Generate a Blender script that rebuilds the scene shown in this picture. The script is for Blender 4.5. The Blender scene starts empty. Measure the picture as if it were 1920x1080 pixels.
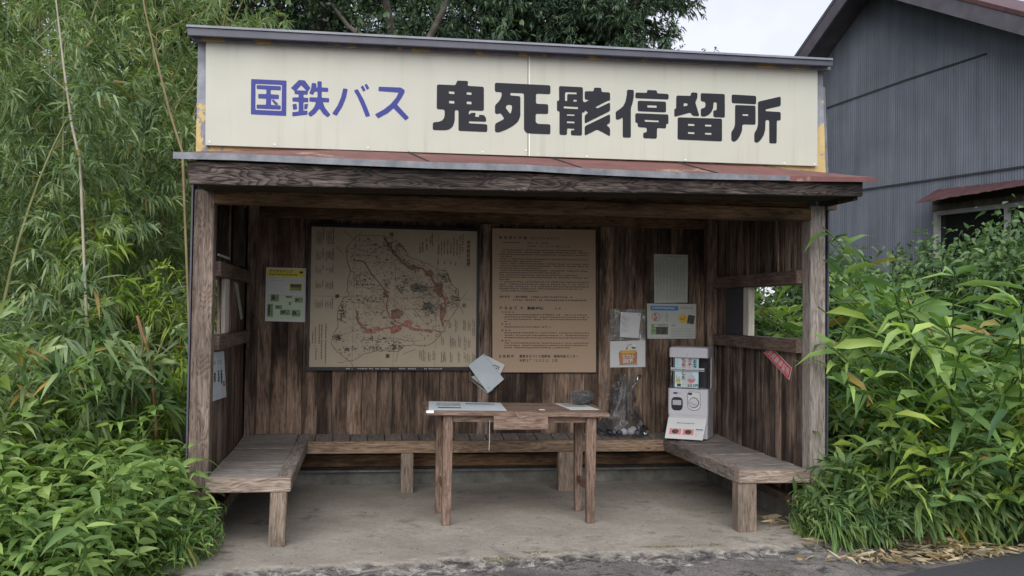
import bpy, bmesh, math, random
import numpy as np
from mathutils import Vector, Matrix, noise as mnoise

R = math.radians
S = bpy.context.scene
COL = S.collection
rng = np.random.default_rng(7)
random.seed(7)

# ------------------------------------------------------------------ camera
CAM = Vector((-0.911, -5.538, 1.301))
YAW, PIT, ROL, FPX = 0.150, 0.025, 0.014, 1800.0
FW = Vector((math.sin(YAW) * math.cos(PIT), math.cos(YAW) * math.cos(PIT), math.sin(PIT)))
RT = Vector((math.cos(YAW), -math.sin(YAW), 0))
UP = RT.cross(FW)
cam_data = bpy.data.cameras.new('camera')
cam = bpy.data.objects.new('camera', cam_data)
COL.objects.link(cam)
_c, _s = math.cos(ROL), math.sin(ROL)
cx_ = RT * _c + UP * _s
cy_ = UP * _c - RT * _s
M = Matrix((cx_, cy_, -FW)).transposed().to_4x4()
M.translation = CAM
cam.matrix_world = M
cam_data.sensor_width = 36
cam_data.lens = FPX / 1920 * 36
cam_data.clip_start = 0.05
cam_data.clip_end = 2000
S.camera = cam

# ------------------------------------------------------------------ world, sun, exposure
SUN_EL, SUN_AZ = R(40), R(196)          # azimuth measured clockwise from +Y
w = bpy.data.worlds.new('World')
S.world = w
w.use_nodes = True
wn, wl = w.node_tree.nodes, w.node_tree.links
wn.clear()
wo = wn.new('ShaderNodeOutputWorld')
bg = wn.new('ShaderNodeBackground')
sky = wn.new('ShaderNodeTexSky')
sky.sky_type = 'NISHITA'
sky.sun_disc = False
sky.sun_elevation = SUN_EL
sky.sun_rotation = SUN_AZ
tc = wn.new('ShaderNodeTexCoord')
cn = wn.new('ShaderNodeTexNoise')
cn.inputs['Scale'].default_value = 2.2
cn.inputs['Detail'].default_value = 6
cn.inputs['Roughness'].default_value = 0.55
cr = wn.new('ShaderNodeValToRGB')
cr.color_ramp.elements[0].position = 0.38
cr.color_ramp.elements[0].color = (2.5, 2.55, 3.15, 1)
cr.color_ramp.elements[1].position = 0.6
cr.color_ramp.elements[1].color = (3.95, 3.95, 4.4, 1)
mx = wn.new('ShaderNodeMixRGB')
mx.inputs[0].default_value = 0.88
wl.new(tc.outputs['Generated'], cn.inputs['Vector'])
wl.new(cn.outputs['Fac'], cr.inputs['Fac'])
wl.new(sky.outputs['Color'], mx.inputs[1])
wl.new(cr.outputs['Color'], mx.inputs[2])
wl.new(mx.outputs['Color'], bg.inputs['Color'])
bg.inputs['Strength'].default_value = 0.1
wl.new(bg.outputs['Background'], wo.inputs['Surface'])

sd = bpy.data.lights.new('sun', 'SUN')
sd.energy = 1.5
sd.angle = R(65)
sd.color = (1.0, 0.985, 0.965)
sun = bpy.data.objects.new('sun', sd)
COL.objects.link(sun)
sdir = Vector((math.sin(SUN_AZ) * math.cos(SUN_EL), math.cos(SUN_AZ) * math.cos(SUN_EL), math.sin(SUN_EL)))
sun.rotation_euler = sdir.to_track_quat('Z', 'Y').to_euler()
sun.location = sdir * 30
S.view_settings.view_transform = 'Standard'
S.view_settings.look = 'None'
S.view_settings.exposure = 1.3
S.view_settings.gamma = 1.0
S.view_settings.use_curve_mapping = False
S.render.engine = 'CYCLES'
S.cycles.max_bounces = 8
S.cycles.transparent_max_bounces = 16


# ------------------------------------------------------------------ pixel -> real surface
def ray(px, py):
    u, v = px - 960, py - 540
    a, b = _c * u + _s * v, -_s * u + _c * v
    return FW + RT * (a / FPX) - UP * (b / FPX)


def at_y(px, py, Y):
    d = ray(px, py)
    return CAM + d * ((Y - CAM.y) / d.y)


def at_x(px, py, X):
    d = ray(px, py)
    return CAM + d * ((X - CAM.x) / d.x)


def at_z(px, py, Z):
    d = ray(px, py)
    return CAM + d * ((Z - CAM.z) / d.z)


def at_plane(px, py, P, n):
    d = ray(px, py)
    return CAM + d * ((P - CAM).dot(n) / d.dot(n))


# ------------------------------------------------------------------ material helpers
MATS = {}


class NT:
    def __init__(self, name):
        m = bpy.data.materials.new(name)
        m.use_nodes = True
        self.m, self.n, self.l = m, m.node_tree.nodes, m.node_tree.links
        self.n.clear()
        self.out = self.n.new('ShaderNodeOutputMaterial')
        MATS[name] = m

    def node(self, t, ins=None, **kw):
        nd = self.n.new(t)
        for k, v in kw.items():
            setattr(nd, k, v)
        for k, v in (ins or {}).items():
            self.put(nd, k, v)
        return nd

    def put(self, nd, k, v):
        if isinstance(v, bpy.types.NodeSocket):
            self.l.new(v, nd.inputs[k])
        else:
            nd.inputs[k].default_value = v

    def noise(self, vec, scale, detail=4, rough=0.55, dist=0.0):
        return self.node('ShaderNodeTexNoise', {'Vector': vec, 'Scale': scale, 'Detail': detail, 'Roughness': rough, 'Distortion': dist}).outputs['Fac']

    def ramp(self, fac, stops):
        nd = self.node('ShaderNodeValToRGB', {'Fac': fac})
        e = nd.color_ramp.elements
        while len(e) < len(stops):
            e.new(0.5)
        for k, (p, c) in enumerate(stops):
            e[k].position = p
            e[k].color = (c[0], c[1], c[2], 1) if not isinstance(c, (int, float)) else (c, c, c, 1)
        return nd.outputs['Color']

    def mix(self, fac, a, b, mode='MIX'):
        nd = self.node('ShaderNodeMixRGB', blend_type=mode)
        for k, v in ((0, fac), (1, a), (2, b)):
            if isinstance(v, tuple) and len(v) == 3:
                v = (*v, 1)
            self.put(nd, k, v)
        return nd.outputs['Color']

    def math(self, op, a, b=0.0):
        nd = self.node('ShaderNodeMath', operation=op)
        self.put(nd, 0, a)
        self.put(nd, 1, b)
        return nd.outputs[0]

    def mapping(self, vec, scale=(1, 1, 1), loc=None, rot=None):
        nd = self.node('ShaderNodeMapping', {'Vector': vec, 'Scale': scale})
        if loc is not None:
            self.put(nd, 'Location', loc)
        if rot is not None:
            self.put(nd, 'Rotation', rot)
        return nd.outputs['Vector']

    def bump(self, h, strength=0.3, dist=0.01):
        return self.node('ShaderNodeBump', {'Height': h, 'Strength': strength, 'Distance': dist}).outputs['Normal']

    def principled(self, **kw):
        ins = {}
        for k, v in kw.items():
            k = k.replace('_', ' ').title().replace('Ior', 'IOR')
            if k == 'Specular':
                k = 'Specular IOR Level'
            if isinstance(v, tuple) and len(v) == 3:
                v = (*v, 1)
            ins[k] = v
        p = self.node('ShaderNodeBsdfPrincipled', ins)
        self.l.new(p.outputs[0], self.out.inputs['Surface'])
        return p


def obj_coord(t):
    return t.node('ShaderNodeTexCoord').outputs['Object']


def island(t):
    return t.node('ShaderNodeNewGeometry').outputs['Random Per Island']


def plain(name, col, rough=0.6, spec=0.3, var=0.12, scale=6, metal=0.0, bump=0.0):
    t = NT(name)
    co = obj_coord(t)
    n = t.noise(co, scale, 5)
    c = t.mix(1.0, col, t.ramp(n, [(0.3, 1 - var), (0.7, 1 + var)]), 'MULTIPLY')
    kw = dict(base_color=c, roughness=rough, specular=spec, metallic=metal)
    if bump:
        kw['normal'] = t.bump(t.noise(co, scale * 8, 4), bump, 0.005)
    t.principled(**kw)
    return t.m


def wood(name, axis, dark, mid, light, stain=0.5, ring=20, fine=90, rough=0.85, stain_scale=2.0, ringamt=0.6, bump=0.5, seed=0.0, knots=0.0, streak=0.0):
    """weathered wood: grain along axis, growth-ring figure, dark water stains; every board differs"""
    t = NT(name)
    co = obj_coord(t)
    rnd = island(t)
    off = t.node('ShaderNodeCombineXYZ', {'X': t.math('MULTIPLY', rnd, 37.0), 'Y': t.math('MULTIPLY', rnd, 61.0), 'Z': t.math('MULTIPLY', rnd, 23.0 + seed)}).outputs[0]
    add = t.node('ShaderNodeVectorMath', {0: co, 1: off}, operation='ADD').outputs[0]
    k = 0.10
    sc = [1.0, 1.0, 1.0]
    sc['xyz'.index(axis)] = k
    st = t.mapping(add, tuple(sc))
    sc2 = [1.0, 1.0, 1.0]
    sc2['xyz'.index(axis)] = 0.20
    st2 = t.mapping(add, tuple(sc2))
    base = t.noise(st2, 7.5, 2, 0.5)
    rg = t.math('FRACT', t.math('MULTIPLY', base, ring))
    rgs = t.ramp(rg, [(0.0, 0.15), (0.35, 0.75), (0.8, 1.0), (1.0, 0.15)])
    fn = t.noise(st, fine, 6, 0.72)
    fine_c = t.ramp(fn, [(0.34, 0.0), (0.62, 1.0)])
    g = t.mix(ringamt, fine_c, rgs)
    g = t.mix(0.55, g, fine_c)
    c = t.ramp(g, [(0.0, dark), (0.45, mid), (1.0, light)])
    # per board tone
    c = t.mix(1.0, c, t.ramp(rnd, [(0.0, 0.62), (0.5, 1.0), (1.0, 1.35)]), 'MULTIPLY')
    # stains and streaks
    sc3 = [1.0, 1.0, 1.0]
    sc3['xyz'.index(axis)] = 0.22
    s1 = t.noise(t.mapping(add, tuple(sc3)), stain_scale * 3, 5, 0.62, 0.4)
    s0 = t.noise(co, stain_scale, 3, 0.5)
    sm = t.ramp(t.math('ADD', t.math('MULTIPLY', s1, 0.62), t.math('MULTIPLY', s0, 0.38)), [(0.46, 0.0), (0.6, 1.0)])
    sf = t.math('MULTIPLY', sm, stain)
    c = t.mix(sf, c, (dark[0] * 0.55, dark[1] * 0.55, dark[2] * 0.6))
    if streak:
        sc4 = [1.0, 1.0, 1.0]
        sc4['xyz'.index(axis)] = 0.07
        sk = t.noise(t.mapping(add, tuple(sc4)), 17, 5, .7, .25)
        sk = t.math('ADD', t.math('MULTIPLY', sk, .7), t.math('MULTIPLY', t.noise(co, 2.4, 3), .3))
        c = t.mix(t.math('MULTIPLY', t.ramp(sk, [(.50, 0.0), (.585, 1.0)]), streak), c, (.020, .015, .013))
        c = t.mix(t.math('MULTIPLY', t.ramp(sk, [(.36, 1.0), (.45, 0.0)]), streak * .45), c, (light[0] * 1.1, light[1] * 1.1, light[2] * 1.15))
    if knots:
        v = t.node('ShaderNodeTexVoronoi', {'Vector': st2, 'Scale': 5.0}).outputs['Distance']
        kn = t.ramp(v, [(0.05, 1.0), (0.11, 0.0)])
        c = t.mix(t.math('MULTIPLY', kn, knots), c, (dark[0] * .6, dark[1] * .5, dark[2] * .5))
    t.principled(base_color=c, roughness=rough, specular=0.2, normal=t.bump(g, bump, 0.004))
    return t.m


def leafmat(name, c0, c1, c2, trans=0.3, rough=0.5, dead=0.0):
    t = NT(name)
    rnd = island(t)
    oi = t.node('ShaderNodeObjectInfo').outputs['Random']
    c = t.ramp(rnd, [(0.0, c0), (0.55, c1), (1.0, c2)])
    if dead:
        c = t.mix(t.ramp(rnd, [(1 - dead, 0.0), (1 - dead + 0.01, 1.0)]), c, (0.30, 0.20, 0.07))
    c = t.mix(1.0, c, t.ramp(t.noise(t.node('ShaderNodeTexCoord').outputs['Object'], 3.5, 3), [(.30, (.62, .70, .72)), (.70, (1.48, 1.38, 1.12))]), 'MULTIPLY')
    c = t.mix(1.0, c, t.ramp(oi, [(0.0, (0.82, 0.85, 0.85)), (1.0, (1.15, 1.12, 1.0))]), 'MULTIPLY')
    p = t.principled(base_color=c, roughness=rough, specular=0.35)
    tr = t.node('ShaderNodeBsdfTranslucent', {'Color': t.mix(1.0, c, (1.3, 1.5, 0.6), 'MULTIPLY')})
    mxs = t.node('ShaderNodeMixShader', {0: trans})
    t.l.new(p.outputs[0], mxs.inputs[1])
    t.l.new(tr.outputs[0], mxs.inputs[2])
    t.l.new(mxs.outputs[0], t.out.inputs['Surface'])
    return t.m


# ------------------------------------------------------------------ mesh helpers
class MB:
    def __init__(self):
        self.v, self.f = [], []

    def add(self, vs, fs):
        b = len(self.v)
        self.v += [Vector(q) for q in vs]
        self.f += [tuple(i + b for i in f) for f in fs]
        return self

    def hexa(self, q):
        """q: 8 corners, bottom ring 0-3 and top ring 4-7"""
        return self.add(q, [(3, 2, 1, 0), (4, 5, 6, 7), (0, 1, 5, 4), (1, 2, 6, 5), (2, 3, 7, 6), (3, 0, 4, 7)])

    def box(self, x0, x1, y0, y1, z0, z1):
        return self.hexa([(x0, y0, z0), (x1, y0, z0), (x1, y1, z0), (x0, y1, z0), (x0, y0, z1), (x1, y0, z1), (x1, y1, z1), (x0, y1, z1)])

    def bar(self, p0, p1, wd, ht, up=(0, 0, 1)):
        p0, p1 = Vector(p0), Vector(p1)
        d = (p1 - p0).normalized()
        s = d.cross(Vector(up)).normalized() * wd / 2
        u = s.normalized().cross(d) * ht / 2
        return self.hexa([p0 - s - u, p0 + s - u, p0 + s + u, p0 - s + u, p1 - s - u, p1 + s - u, p1 + s + u, p1 - s + u])

    def slab(self, quad, th):
        """quad of 4 points thickened by vector th"""
        q = [Vector(p) for p in quad]
        return self.hexa(q + [p + Vector(th) for p in q])

    def tube(self, pts, rad, sides=8, cap=True):
        pts = [Vector(p) for p in pts]
        n = len(pts)
        if not isinstance(rad, (list, tuple)):
            rad = [rad] * n
        vs, fs = [], []
        prev = None
        for i, p in enumerate(pts):
            d = (pts[min(i + 1, n - 1)] - pts[max(i - 1, 0)]).normalized()
            a = prev if prev is not None else (Vector((1, 0, 0)) if abs(d.x) < 0.8 else Vector((0, 1, 0)))
            a = (a - d * a.dot(d)).normalized()
            prev = a
            b = d.cross(a)
            for k in range(sides):
                t = 2 * math.pi * k / sides
                vs.append(p + (a * math.cos(t) + b * math.sin(t)) * rad[i])
        for i in range(n - 1):
            for k in range(sides):
                k2 = (k + 1) % sides
                fs.append((i * sides + k, i * sides + k2, (i + 1) * sides + k2, (i + 1) * sides + k))
        if cap:
            fs.append(tuple(range(sides - 1, -1, -1)))
            fs.append(tuple((n - 1) * sides + k for k in range(sides)))
        return self.add(vs, fs)

    def sphere(self, c, r, seg=14, rings=9, sc=(1, 1, 1), z0=-1.0, z1=1.0):
        c = Vector(c)
        vs, fs = [], []
        for i in range(rings + 1):
            zz = z0 + (z1 - z0) * i / rings
            ph = math.asin(max(-1, min(1, zz)))
            for k in range(seg):
                t = 2 * math.pi * k / seg
                vs.append(c + Vector((math.cos(ph) * math.cos(t) * r * sc[0], math.cos(ph) * math.sin(t) * r * sc[1], zz * r * sc[2])))
        for i in range(rings):
            for k in range(seg):
                k2 = (k + 1) % seg
                fs.append((i * seg + k, i * seg + k2, (i + 1) * seg + k2, (i + 1) * seg + k))
        return self.add(vs, fs)

    def disc(self, c, r, axis_u, axis_v, th, seg=24):
        c, u, v, th = Vector(c), Vector(axis_u), Vector(axis_v), Vector(th)
        a = [c + (u * math.cos(2 * math.pi * k / seg) + v * math.sin(2 * math.pi * k / seg)) * r for k in range(seg)]
        vs = a + [p + th for p in a]
        fs = [tuple(range(seg - 1, -1, -1)), tuple(range(seg, 2 * seg))] + [(k, (k + 1) % seg, seg + (k + 1) % seg, seg + k) for k in range(seg)]
        return self.add(vs, fs)

    def build(self, name, m, parent=None, bevel=0.0, smooth=False, origin=None):
        me = bpy.data.meshes.new(name)
        me.from_pydata([tuple(q) for q in self.v], [], self.f)
        bm = bmesh.new()
        bm.from_mesh(me)
        bmesh.ops.recalc_face_normals(bm, faces=bm.faces)
        if bevel:
            bmesh.ops.bevel(bm, geom=[e for e in bm.edges], offset=bevel, segments=2, affect='EDGES', clamp_overlap=True)
        bm.to_mesh(me)
        bm.free()
        return link(name, me, m, parent, smooth, origin)


def root_loc(o):
    p = Vector((0, 0, 0))
    while o is not None:
        p = p + o.location
        o = o.parent
    return p


def link(name, me, m, parent=None, smooth=False, origin=None):
    """world-space mesh -> object under parent (things are never rotated before their parts are built)"""
    if parent is not None:
        off = root_loc(parent)
        me.transform(Matrix.Translation(-off))
    elif origin is not None:
        me.transform(Matrix.Translation(-Vector(origin)))
    if m is not None:
        me.materials.append(MATS[m] if isinstance(m, str) else m)
    if smooth:
        me.polygons.foreach_set('use_smooth', [True] * len(me.polygons))
    o = bpy.data.objects.new(name, me)
    COL.objects.link(o)
    if parent is not None:
        o.parent = parent
    elif origin is not None:
        o.location = origin
    return o


def tag(o, label=None, cat=None, group=None, kind=None):
    if label:
        o['label'] = label
    if cat:
        o['category'] = cat
    if group:
        o['group'] = group
    if kind:
        o['kind'] = kind
    return o


def thing(name, loc, label, cat, group=None):
    o = bpy.data.objects.new(name, None)
    o.empty_display_size = 0.1
    COL.objects.link(o)
    o.location = loc
    return tag(o, label, cat, group)


def copy_tree(o, parent=None):
    c = o.copy()
    COL.objects.link(c)
    if parent is not None:
        c.parent = parent
    for ch in list(o.children):
        copy_tree(ch, c)
    return c


def np_mesh(name, V, F3, F4):
    me = bpy.data.meshes.new(name)
    me.vertices.add(len(V))
    me.vertices.foreach_set('co', np.asarray(V, dtype=np.float32).ravel())
    idx = np.concatenate([np.asarray(F3, dtype=np.int32).ravel(), np.asarray(F4, dtype=np.int32).ravel()])
    n3, n4 = len(F3), len(F4)
    me.loops.add(len(idx))
    me.loops.foreach_set('vertex_index', idx)
    me.polygons.add(n3 + n4)
    me.polygons.foreach_set('loop_start', np.concatenate([np.arange(n3) * 3, n3 * 3 + np.arange(n4) * 4]).astype(np.int32))
    me.update(calc_edges=True)
    return me


def nrm(a):
    return a / np.maximum(np.linalg.norm(a, axis=-1, keepdims=True), 1e-9)


LANCE = ([0, .28, .66, 1], [.14, 1, .66, 0])
OVATE = ([0, .3, .68, 1], [.25, 1, .66, 0])
BROAD = ([0, .12, .32, .56, .8, 1], [.12, .66, 1, .86, .42, 0])


class Leaves:
    """many separate leaf blades gathered into one foliage mesh"""

    def __init__(self, prof=LANCE, mid=False):
        self.P, self.D, self.U, self.L, self.W, self.B = [], [], [], [], [], []
        self.prof, self.mid = prof, mid

    def put(self, P, D, L, W, B, U=None):
        P = np.atleast_2d(np.asarray(P, float))
        n = len(P)
        self.P.append(P)
        self.D.append(np.broadcast_to(np.asarray(D, float), (n, 3)))
        self.U.append(np.broadcast_to(np.asarray((0, 0, 1.) if U is None else U, float), (n, 3)))
        for a, v in ((self.L, L), (self.W, W), (self.B, B)):
            a.append(np.broadcast_to(np.asarray(v, float), (n,)))

    def count(self):
        return sum(len(p) for p in self.P)

    def mesh(self, name):
        P, D, U = np.concatenate(self.P), nrm(np.concatenate(self.D)), np.concatenate(self.U)
        L, W, B = (np.concatenate(a)[:, None] for a in (self.L, self.W, self.B))
        U = U + rng.normal(0, .65, U.shape)
        Sd = nrm(np.cross(D, U))
        N = np.cross(Sd, D)
        ts, ws = self.prof
        Z = np.array([0, 0, -1.0])
        cols = []
        for t, wv in zip(ts, ws):
            c = P + D * L * t * (1 - 0.25 * B * t) + Z * B * L * t * t * 0.8
            if wv == 0 or t == 0:
                cols.append(c)
            else:
                e = Sd * W * wv * .5
                lift = N * W * wv * .18
                cols.append(c - e + lift)
                if self.mid:
                    cols.append(c)
                cols.append(c + e + lift)
        V = np.stack(cols, 1)
        n, k = V.shape[:2]
        b = (np.arange(n) * k)[:, None]
        w_ = 3 if self.mid else 2       # vertices per cross-row: 0 | row | row ... | tip
        ns = len(ts) - 2
        t3, t4 = [], []
        for j in range(w_ - 1):
            t3.append([0, 2 + j, 1 + j])
            t3.append([1 + (ns - 1) * w_ + j, 2 + (ns - 1) * w_ + j, k - 1])
            for r_ in range(ns - 1):
                a_ = 1 + r_ * w_ + j
                t4.append([a_, a_ + 1, a_ + 1 + w_, a_ + w_])
        t3, t4 = np.array(t3), np.array(t4)
        F3 = (b[:, :, None] + t3[None]).reshape(-1, 3)
        F4 = (b[:, :, None] + t4[None]).reshape(-1, 4)
        return np_mesh(name, V.reshape(-1, 3), F3, F4)


def fillet(poly, r, seg=4):
    """round the corners of a 2-D polygon"""
    out = []
    n = len(poly)
    for i in range(n):
        p0, p, p1 = (np.array(poly[j % n], float) for j in (i - 1, i, i + 1))
        a, b = p0 - p, p1 - p
        la, lb = np.linalg.norm(a), np.linalg.norm(b)
        if la < 1e-6 or lb < 1e-6:
            continue
        rr = min(r, la * .45, lb * .45)
        q0, q1 = p + a / la * rr, p + b / lb * rr
        for k in range(seg + 1):
            t = k / seg
            out.append(tuple((1 - t) ** 2 * q0 + 2 * t * (1 - t) * p + t * t * q1))
    return out


def flat_curve_mesh(polys, extrude=0.0):
    """even-odd fill of 2-D outlines in the xy plane -> (verts, faces)"""
    cu = bpy.data.curves.new('outline', 'CURVE')
    cu.dimensions = '2D'
    cu.fill_mode = 'BOTH' if extrude else 'FRONT'
    cu.extrude = extrude
    for poly in polys:
        sp = cu.splines.new('POLY')
        sp.points.add(len(poly) - 1)
        sp.points.foreach_set('co', [c for q in poly for c in (q[0], q[1], 0, 1)])
        sp.use_cyclic_u = True
    o = bpy.data.objects.new('outline', cu)
    COL.objects.link(o)
    me = bpy.data.meshes.new_from_object(o.evaluated_get(bpy.context.evaluated_depsgraph_get()))
    vs = [v.co.copy() for v in me.vertices]
    fs = [tuple(p.vertices) for p in me.polygons]
    bpy.data.objects.remove(o)
    bpy.data.curves.remove(cu)
    bpy.data.meshes.remove(me)
    return vs, fs


GLYPH = {}


def glyph(ch, bold=0.0):
    key = (ch, bold)
    if key not in GLYPH:
        cu = bpy.data.curves.new('g', 'FONT')
        cu.body = ch
        cu.size = 1
        cu.offset = bold
        cu.resolution_u = 3
        o = bpy.data.objects.new('g', cu)
        COL.objects.link(o)
        me = bpy.data.meshes.new_from_object(o.evaluated_get(bpy.context.evaluated_depsgraph_get()))
        GLYPH[key] = ([v.co.copy() for v in me.vertices], [tuple(p.vertices) for p in me.polygons])
        bpy.data.objects.remove(o)
        bpy.data.curves.remove(cu)
        bpy.data.meshes.remove(me)
    return GLYPH[key]


class Sheet:
    """a flat board or paper with four real corners; printing lies 0.6 mm proud of it"""

    def __init__(self, tl, tr, br, bl, toward, thick=0.003):
        self.c = [Vector(q) for q in (tl, tr, br, bl)]
        n = (self.c[1] - self.c[0]).cross(self.c[3] - self.c[0]).normalized()
        if n.dot(Vector(toward)) < 0:
            n = -n
        self.n, self.th, self.ink = n, thick, {}

    def uv(self, u, v, off=0.0):
        tl, tr, br, bl = self.c
        return tl * (1 - u) * (1 - v) + tr * u * (1 - v) + br * u * v + bl * (1 - u) * v + self.n * off

    def base(self, name, m, parent=None, origin=None):
        mb = MB().slab(self.c, -self.n * self.th)
        o = mb.build(name, m, parent, origin=origin)
        return o

    def _mb(self, key):
        return self.ink.setdefault(key, MB())

    def poly(self, key, pts, layer=1):
        self._mb(key).add([self.uv(u, v, .0006 * layer) for u, v in pts], [tuple(range(len(pts)))])

    def rect(self, key, u0, v0, u1, v1, layer=1):
        self.poly(key, [(u0, v0), (u1, v0), (u1, v1), (u0, v1)], layer)

    def shape(self, key, polys, layer=1):
        vs, fs = flat_curve_mesh(polys)
        self._mb(key).add([self.uv(q.x, q.y, .0006 * layer) for q in vs], fs)

    def line(self, key, pts, wd, layer=1):
        """wd in metres"""
        P = [self.uv(u, v, .0006 * layer) for u, v in pts]
        vs, fs = [], []
        for i, p in enumerate(P):
            d = (P[min(i + 1, len(P) - 1)] - P[max(i - 1, 0)]).normalized()
            s = d.cross(self.n).normalized() * wd / 2
            vs += [p - s, p + s]
        for i in range(len(P) - 1):
            fs.append((2 * i, 2 * i + 1, 2 * i + 3, 2 * i + 2))
        self._mb(key).add(vs, fs)

    def text(self, key, s, u0, v0, cu, cv, du=None, dv=0.0, bold=0.0, layer=1):
        """characters in cells of cu x cv, stepping by (du, dv)"""
        du = cu if du is None else du
        for k, ch in enumerate(s):
            if ch in ' \u3000':
                continue
            vs, fs = glyph(ch, bold)
            uu, vv = u0 + du * k, v0 + dv * k
            self._mb(key).add([self.uv(uu + q.x * cu, vv + (0.88 - q.y) * cv, .0006 * layer) for q in vs], fs)

    def scrawl(self, key, u0, v0, u1, v1, cell_u, cell_v, fill=0.95, layer=1, vert=False):
        """unreadably small print: little crossing strokes per character"""
        mb = self._mb(key)
        nu, nv = max(1, int((u1 - u0) / cell_u)), max(1, int((v1 - v0) / cell_v))
        for i in range(nu):
            for j in range(nv):
                if random.random() > fill:
                    continue
                a, b = u0 + i * cell_u, v0 + j * cell_v
                for s in range(4):
                    if random.random() < .55:
                        y = b + cell_v * random.uniform(.08, .72)
                        q = (a + cell_u * random.uniform(.0, .2), y, a + cell_u * random.uniform(.65, .9), y + cell_v * .19)
                    else:
                        x = a + cell_u * random.uniform(.08, .72)
                        q = (x, b + cell_v * random.uniform(0, .2), x + cell_u * .17, b + cell_v * random.uniform(.65, .9))
                    e = .0006 * layer + .00007 * s
                    mb.add([self.uv(q[0], q[1], e), self.uv(q[2], q[1], e), self.uv(q[2], q[3], e), self.uv(q[0], q[3], e)], [(0, 1, 2, 3)])

    def finish(self, parent, names):
        for k, mb in self.ink.items():
            mb.build(names.get(k, 'lettering'), k, parent)


def fbm(x, y, z=0.0, o=4):
    return mnoise.fractal(Vector((x, y, z)), 1.0, 2.0, o)

# ------------------------------------------------------------------ materials
wood('wall_wood', 'z', (.042, .028, .021), (.160, .106, .073), (.29, .208, .152), stain=.95, ring=14, fine=60, stain_scale=1.3, ringamt=.5, knots=.9, streak=.75)
wood('side_wood', 'z', (.042, .029, .023), (.15, .103, .077), (.28, .212, .165), stain=.8, ring=12, fine=60, stain_scale=1.4, ringamt=.4, streak=.9)
wood('post_wood', 'z', (.036, .026, .021), (.14, .103, .081), (.28, .225, .185), stain=.45, ring=26, fine=90, stain_scale=1.2, ringamt=.8, bump=.8, knots=.7)
wood('post_wood_grey', 'z', (.07, .058, .05), (.21, .18, .155), (.36, .32, .29), stain=.3, ring=20, fine=90, stain_scale=1.2, ringamt=.7, bump=.8, knots=.6)
wood('beam_wood', 'x', (.028, .018, .012), (.13, .077, .042), (.24, .15, .085), stain=.9, ring=16, fine=90, stain_scale=1.1, ringamt=.5)
wood('fascia_wood', 'x', (.010, .008, .008), (.028, .022, .019), (.175, .14, .122), stain=.75, ring=24, fine=80, stain_scale=.9, ringamt=.85, bump=.9)
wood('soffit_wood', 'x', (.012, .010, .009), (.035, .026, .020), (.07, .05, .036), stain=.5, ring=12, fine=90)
wood('bench_wood_x', 'x', (.045, .034, .027), (.19, .145, .112), (.36, .295, .245), stain=.4, ring=22, fine=90, stain_scale=1.5, ringamt=.75, bump=.7, knots=.8)
wood('bench_wood_y', 'y', (.04, .032, .028), (.15, .122, .103), (.28, .24, .21), stain=.4, ring=18, fine=90, stain_scale=1.5, ringamt=.6, bump=.7)
wood('plank_grey_x', 'x', (.055, .047, .042), (.165, .146, .131), (.29, .265, .245), stain=.35, ring=10, fine=110, stain_scale=1.6, ringamt=.35, bump=.6)
wood('plank_grey_y', 'y', (.05, .043, .038), (.14, .12, .105), (.22, .195, .175), stain=.45, ring=10, fine=110, stain_scale=1.6, ringamt=.35)
wood('leg_wood', 'z', (.048, .037, .029), (.16, .122, .092), (.265, .215, .172), stain=.35, ring=14, fine=100, stain_scale=2, ringamt=.5)
wood('table_wood_x', 'x', (.042, .028, .021), (.14, .090, .067), (.245, .18, .142), stain=.35, ring=10, fine=120, stain_scale=2.5, ringamt=.35, bump=.4)
wood('table_wood_z', 'z', (.042, .027, .02), (.132, .084, .061), (.235, .172, .135), stain=.4, ring=10, fine=120, stain_scale=2.5, ringamt=.35, bump=.4)
wood('table_wood_y', 'y', (.04, .023, .018), (.13, .07, .052), (.2, .13, .1), stain=.4, ring=10, fine=120, ringamt=.35, bump=.4)
wood('sash_wood', 'z', (.34, .31, .25), (.45, .42, .35), (.55, .52, .45), stain=.2, ring=8, fine=90)
wood('rail_wood', 'y', (.03, .022, .018), (.105, .072, .055), (.19, .14, .11), stain=.5, ring=14, fine=100)

plain('ink_black', (.016, .017, .022), .5, .2, .1)
plain('ink_blue', (.014, .022, .20), .42, .4, .06)
plain('ink_red', (.42, .035, .035), .5)
plain('ink_dark', (.03, .026, .024), .7)
plain('ink_grey', (.22, .22, .21), .7)
plain('ink_brown', (.07, .045, .032), .7)
plain('cap_metal', (.06, .063, .085), .42, .5, .2, 9)
plain('cap_edge', (.20, .21, .245), .4, .5, .2, 9)
plain('black_frame', (.012, .011, .012), .4, .4)
plain('paper_white', (.60, .61, .60), .6, .3, .05, 8)
plain('paper_grey', (.45, .47, .42), .6, .3, .08, 8)
plain('paper_blue', (.50, .56, .59), .55, .3, .08, 8)
plain('sticker_red', (.74, .03, .05), .4, .5, .1)
plain('map_paper', (.42, .35, .25), .5, .3, .09, 3)
plain('map_red', (.33, .15, .11), .6, .3, .45, 40)
plain('map_rust', (.24, .125, .085), .6, .3, .3, 30)
plain('map_green', (.15, .145, .105), .6, .3, .3, 30)
plain('map_crease', (.30, .23, .175), .6)
plain('info_tan', (.41, .29, .19), .45, .4, .05, 3)
plain('print_yellow', (.70, .62, .06), .5)
plain('print_green', (.19, .28, .13), .5, .3, .5, 60)
plain('print_pale_green', (.50, .58, .44), .5)
plain('print_blue', (.06, .20, .42), .5)
plain('print_orange', (.42, .19, .085), .5)
plain('print_amber', (.62, .40, .07), .5)
plain('print_teal', (.30, .52, .55), .5)
plain('print_cyan', (.62, .78, .80), .5)
plain('print_pink', (.62, .22, .22), .5)
plain('print_dark', (.07, .065, .06), .5, .3, .5, 40)
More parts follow.
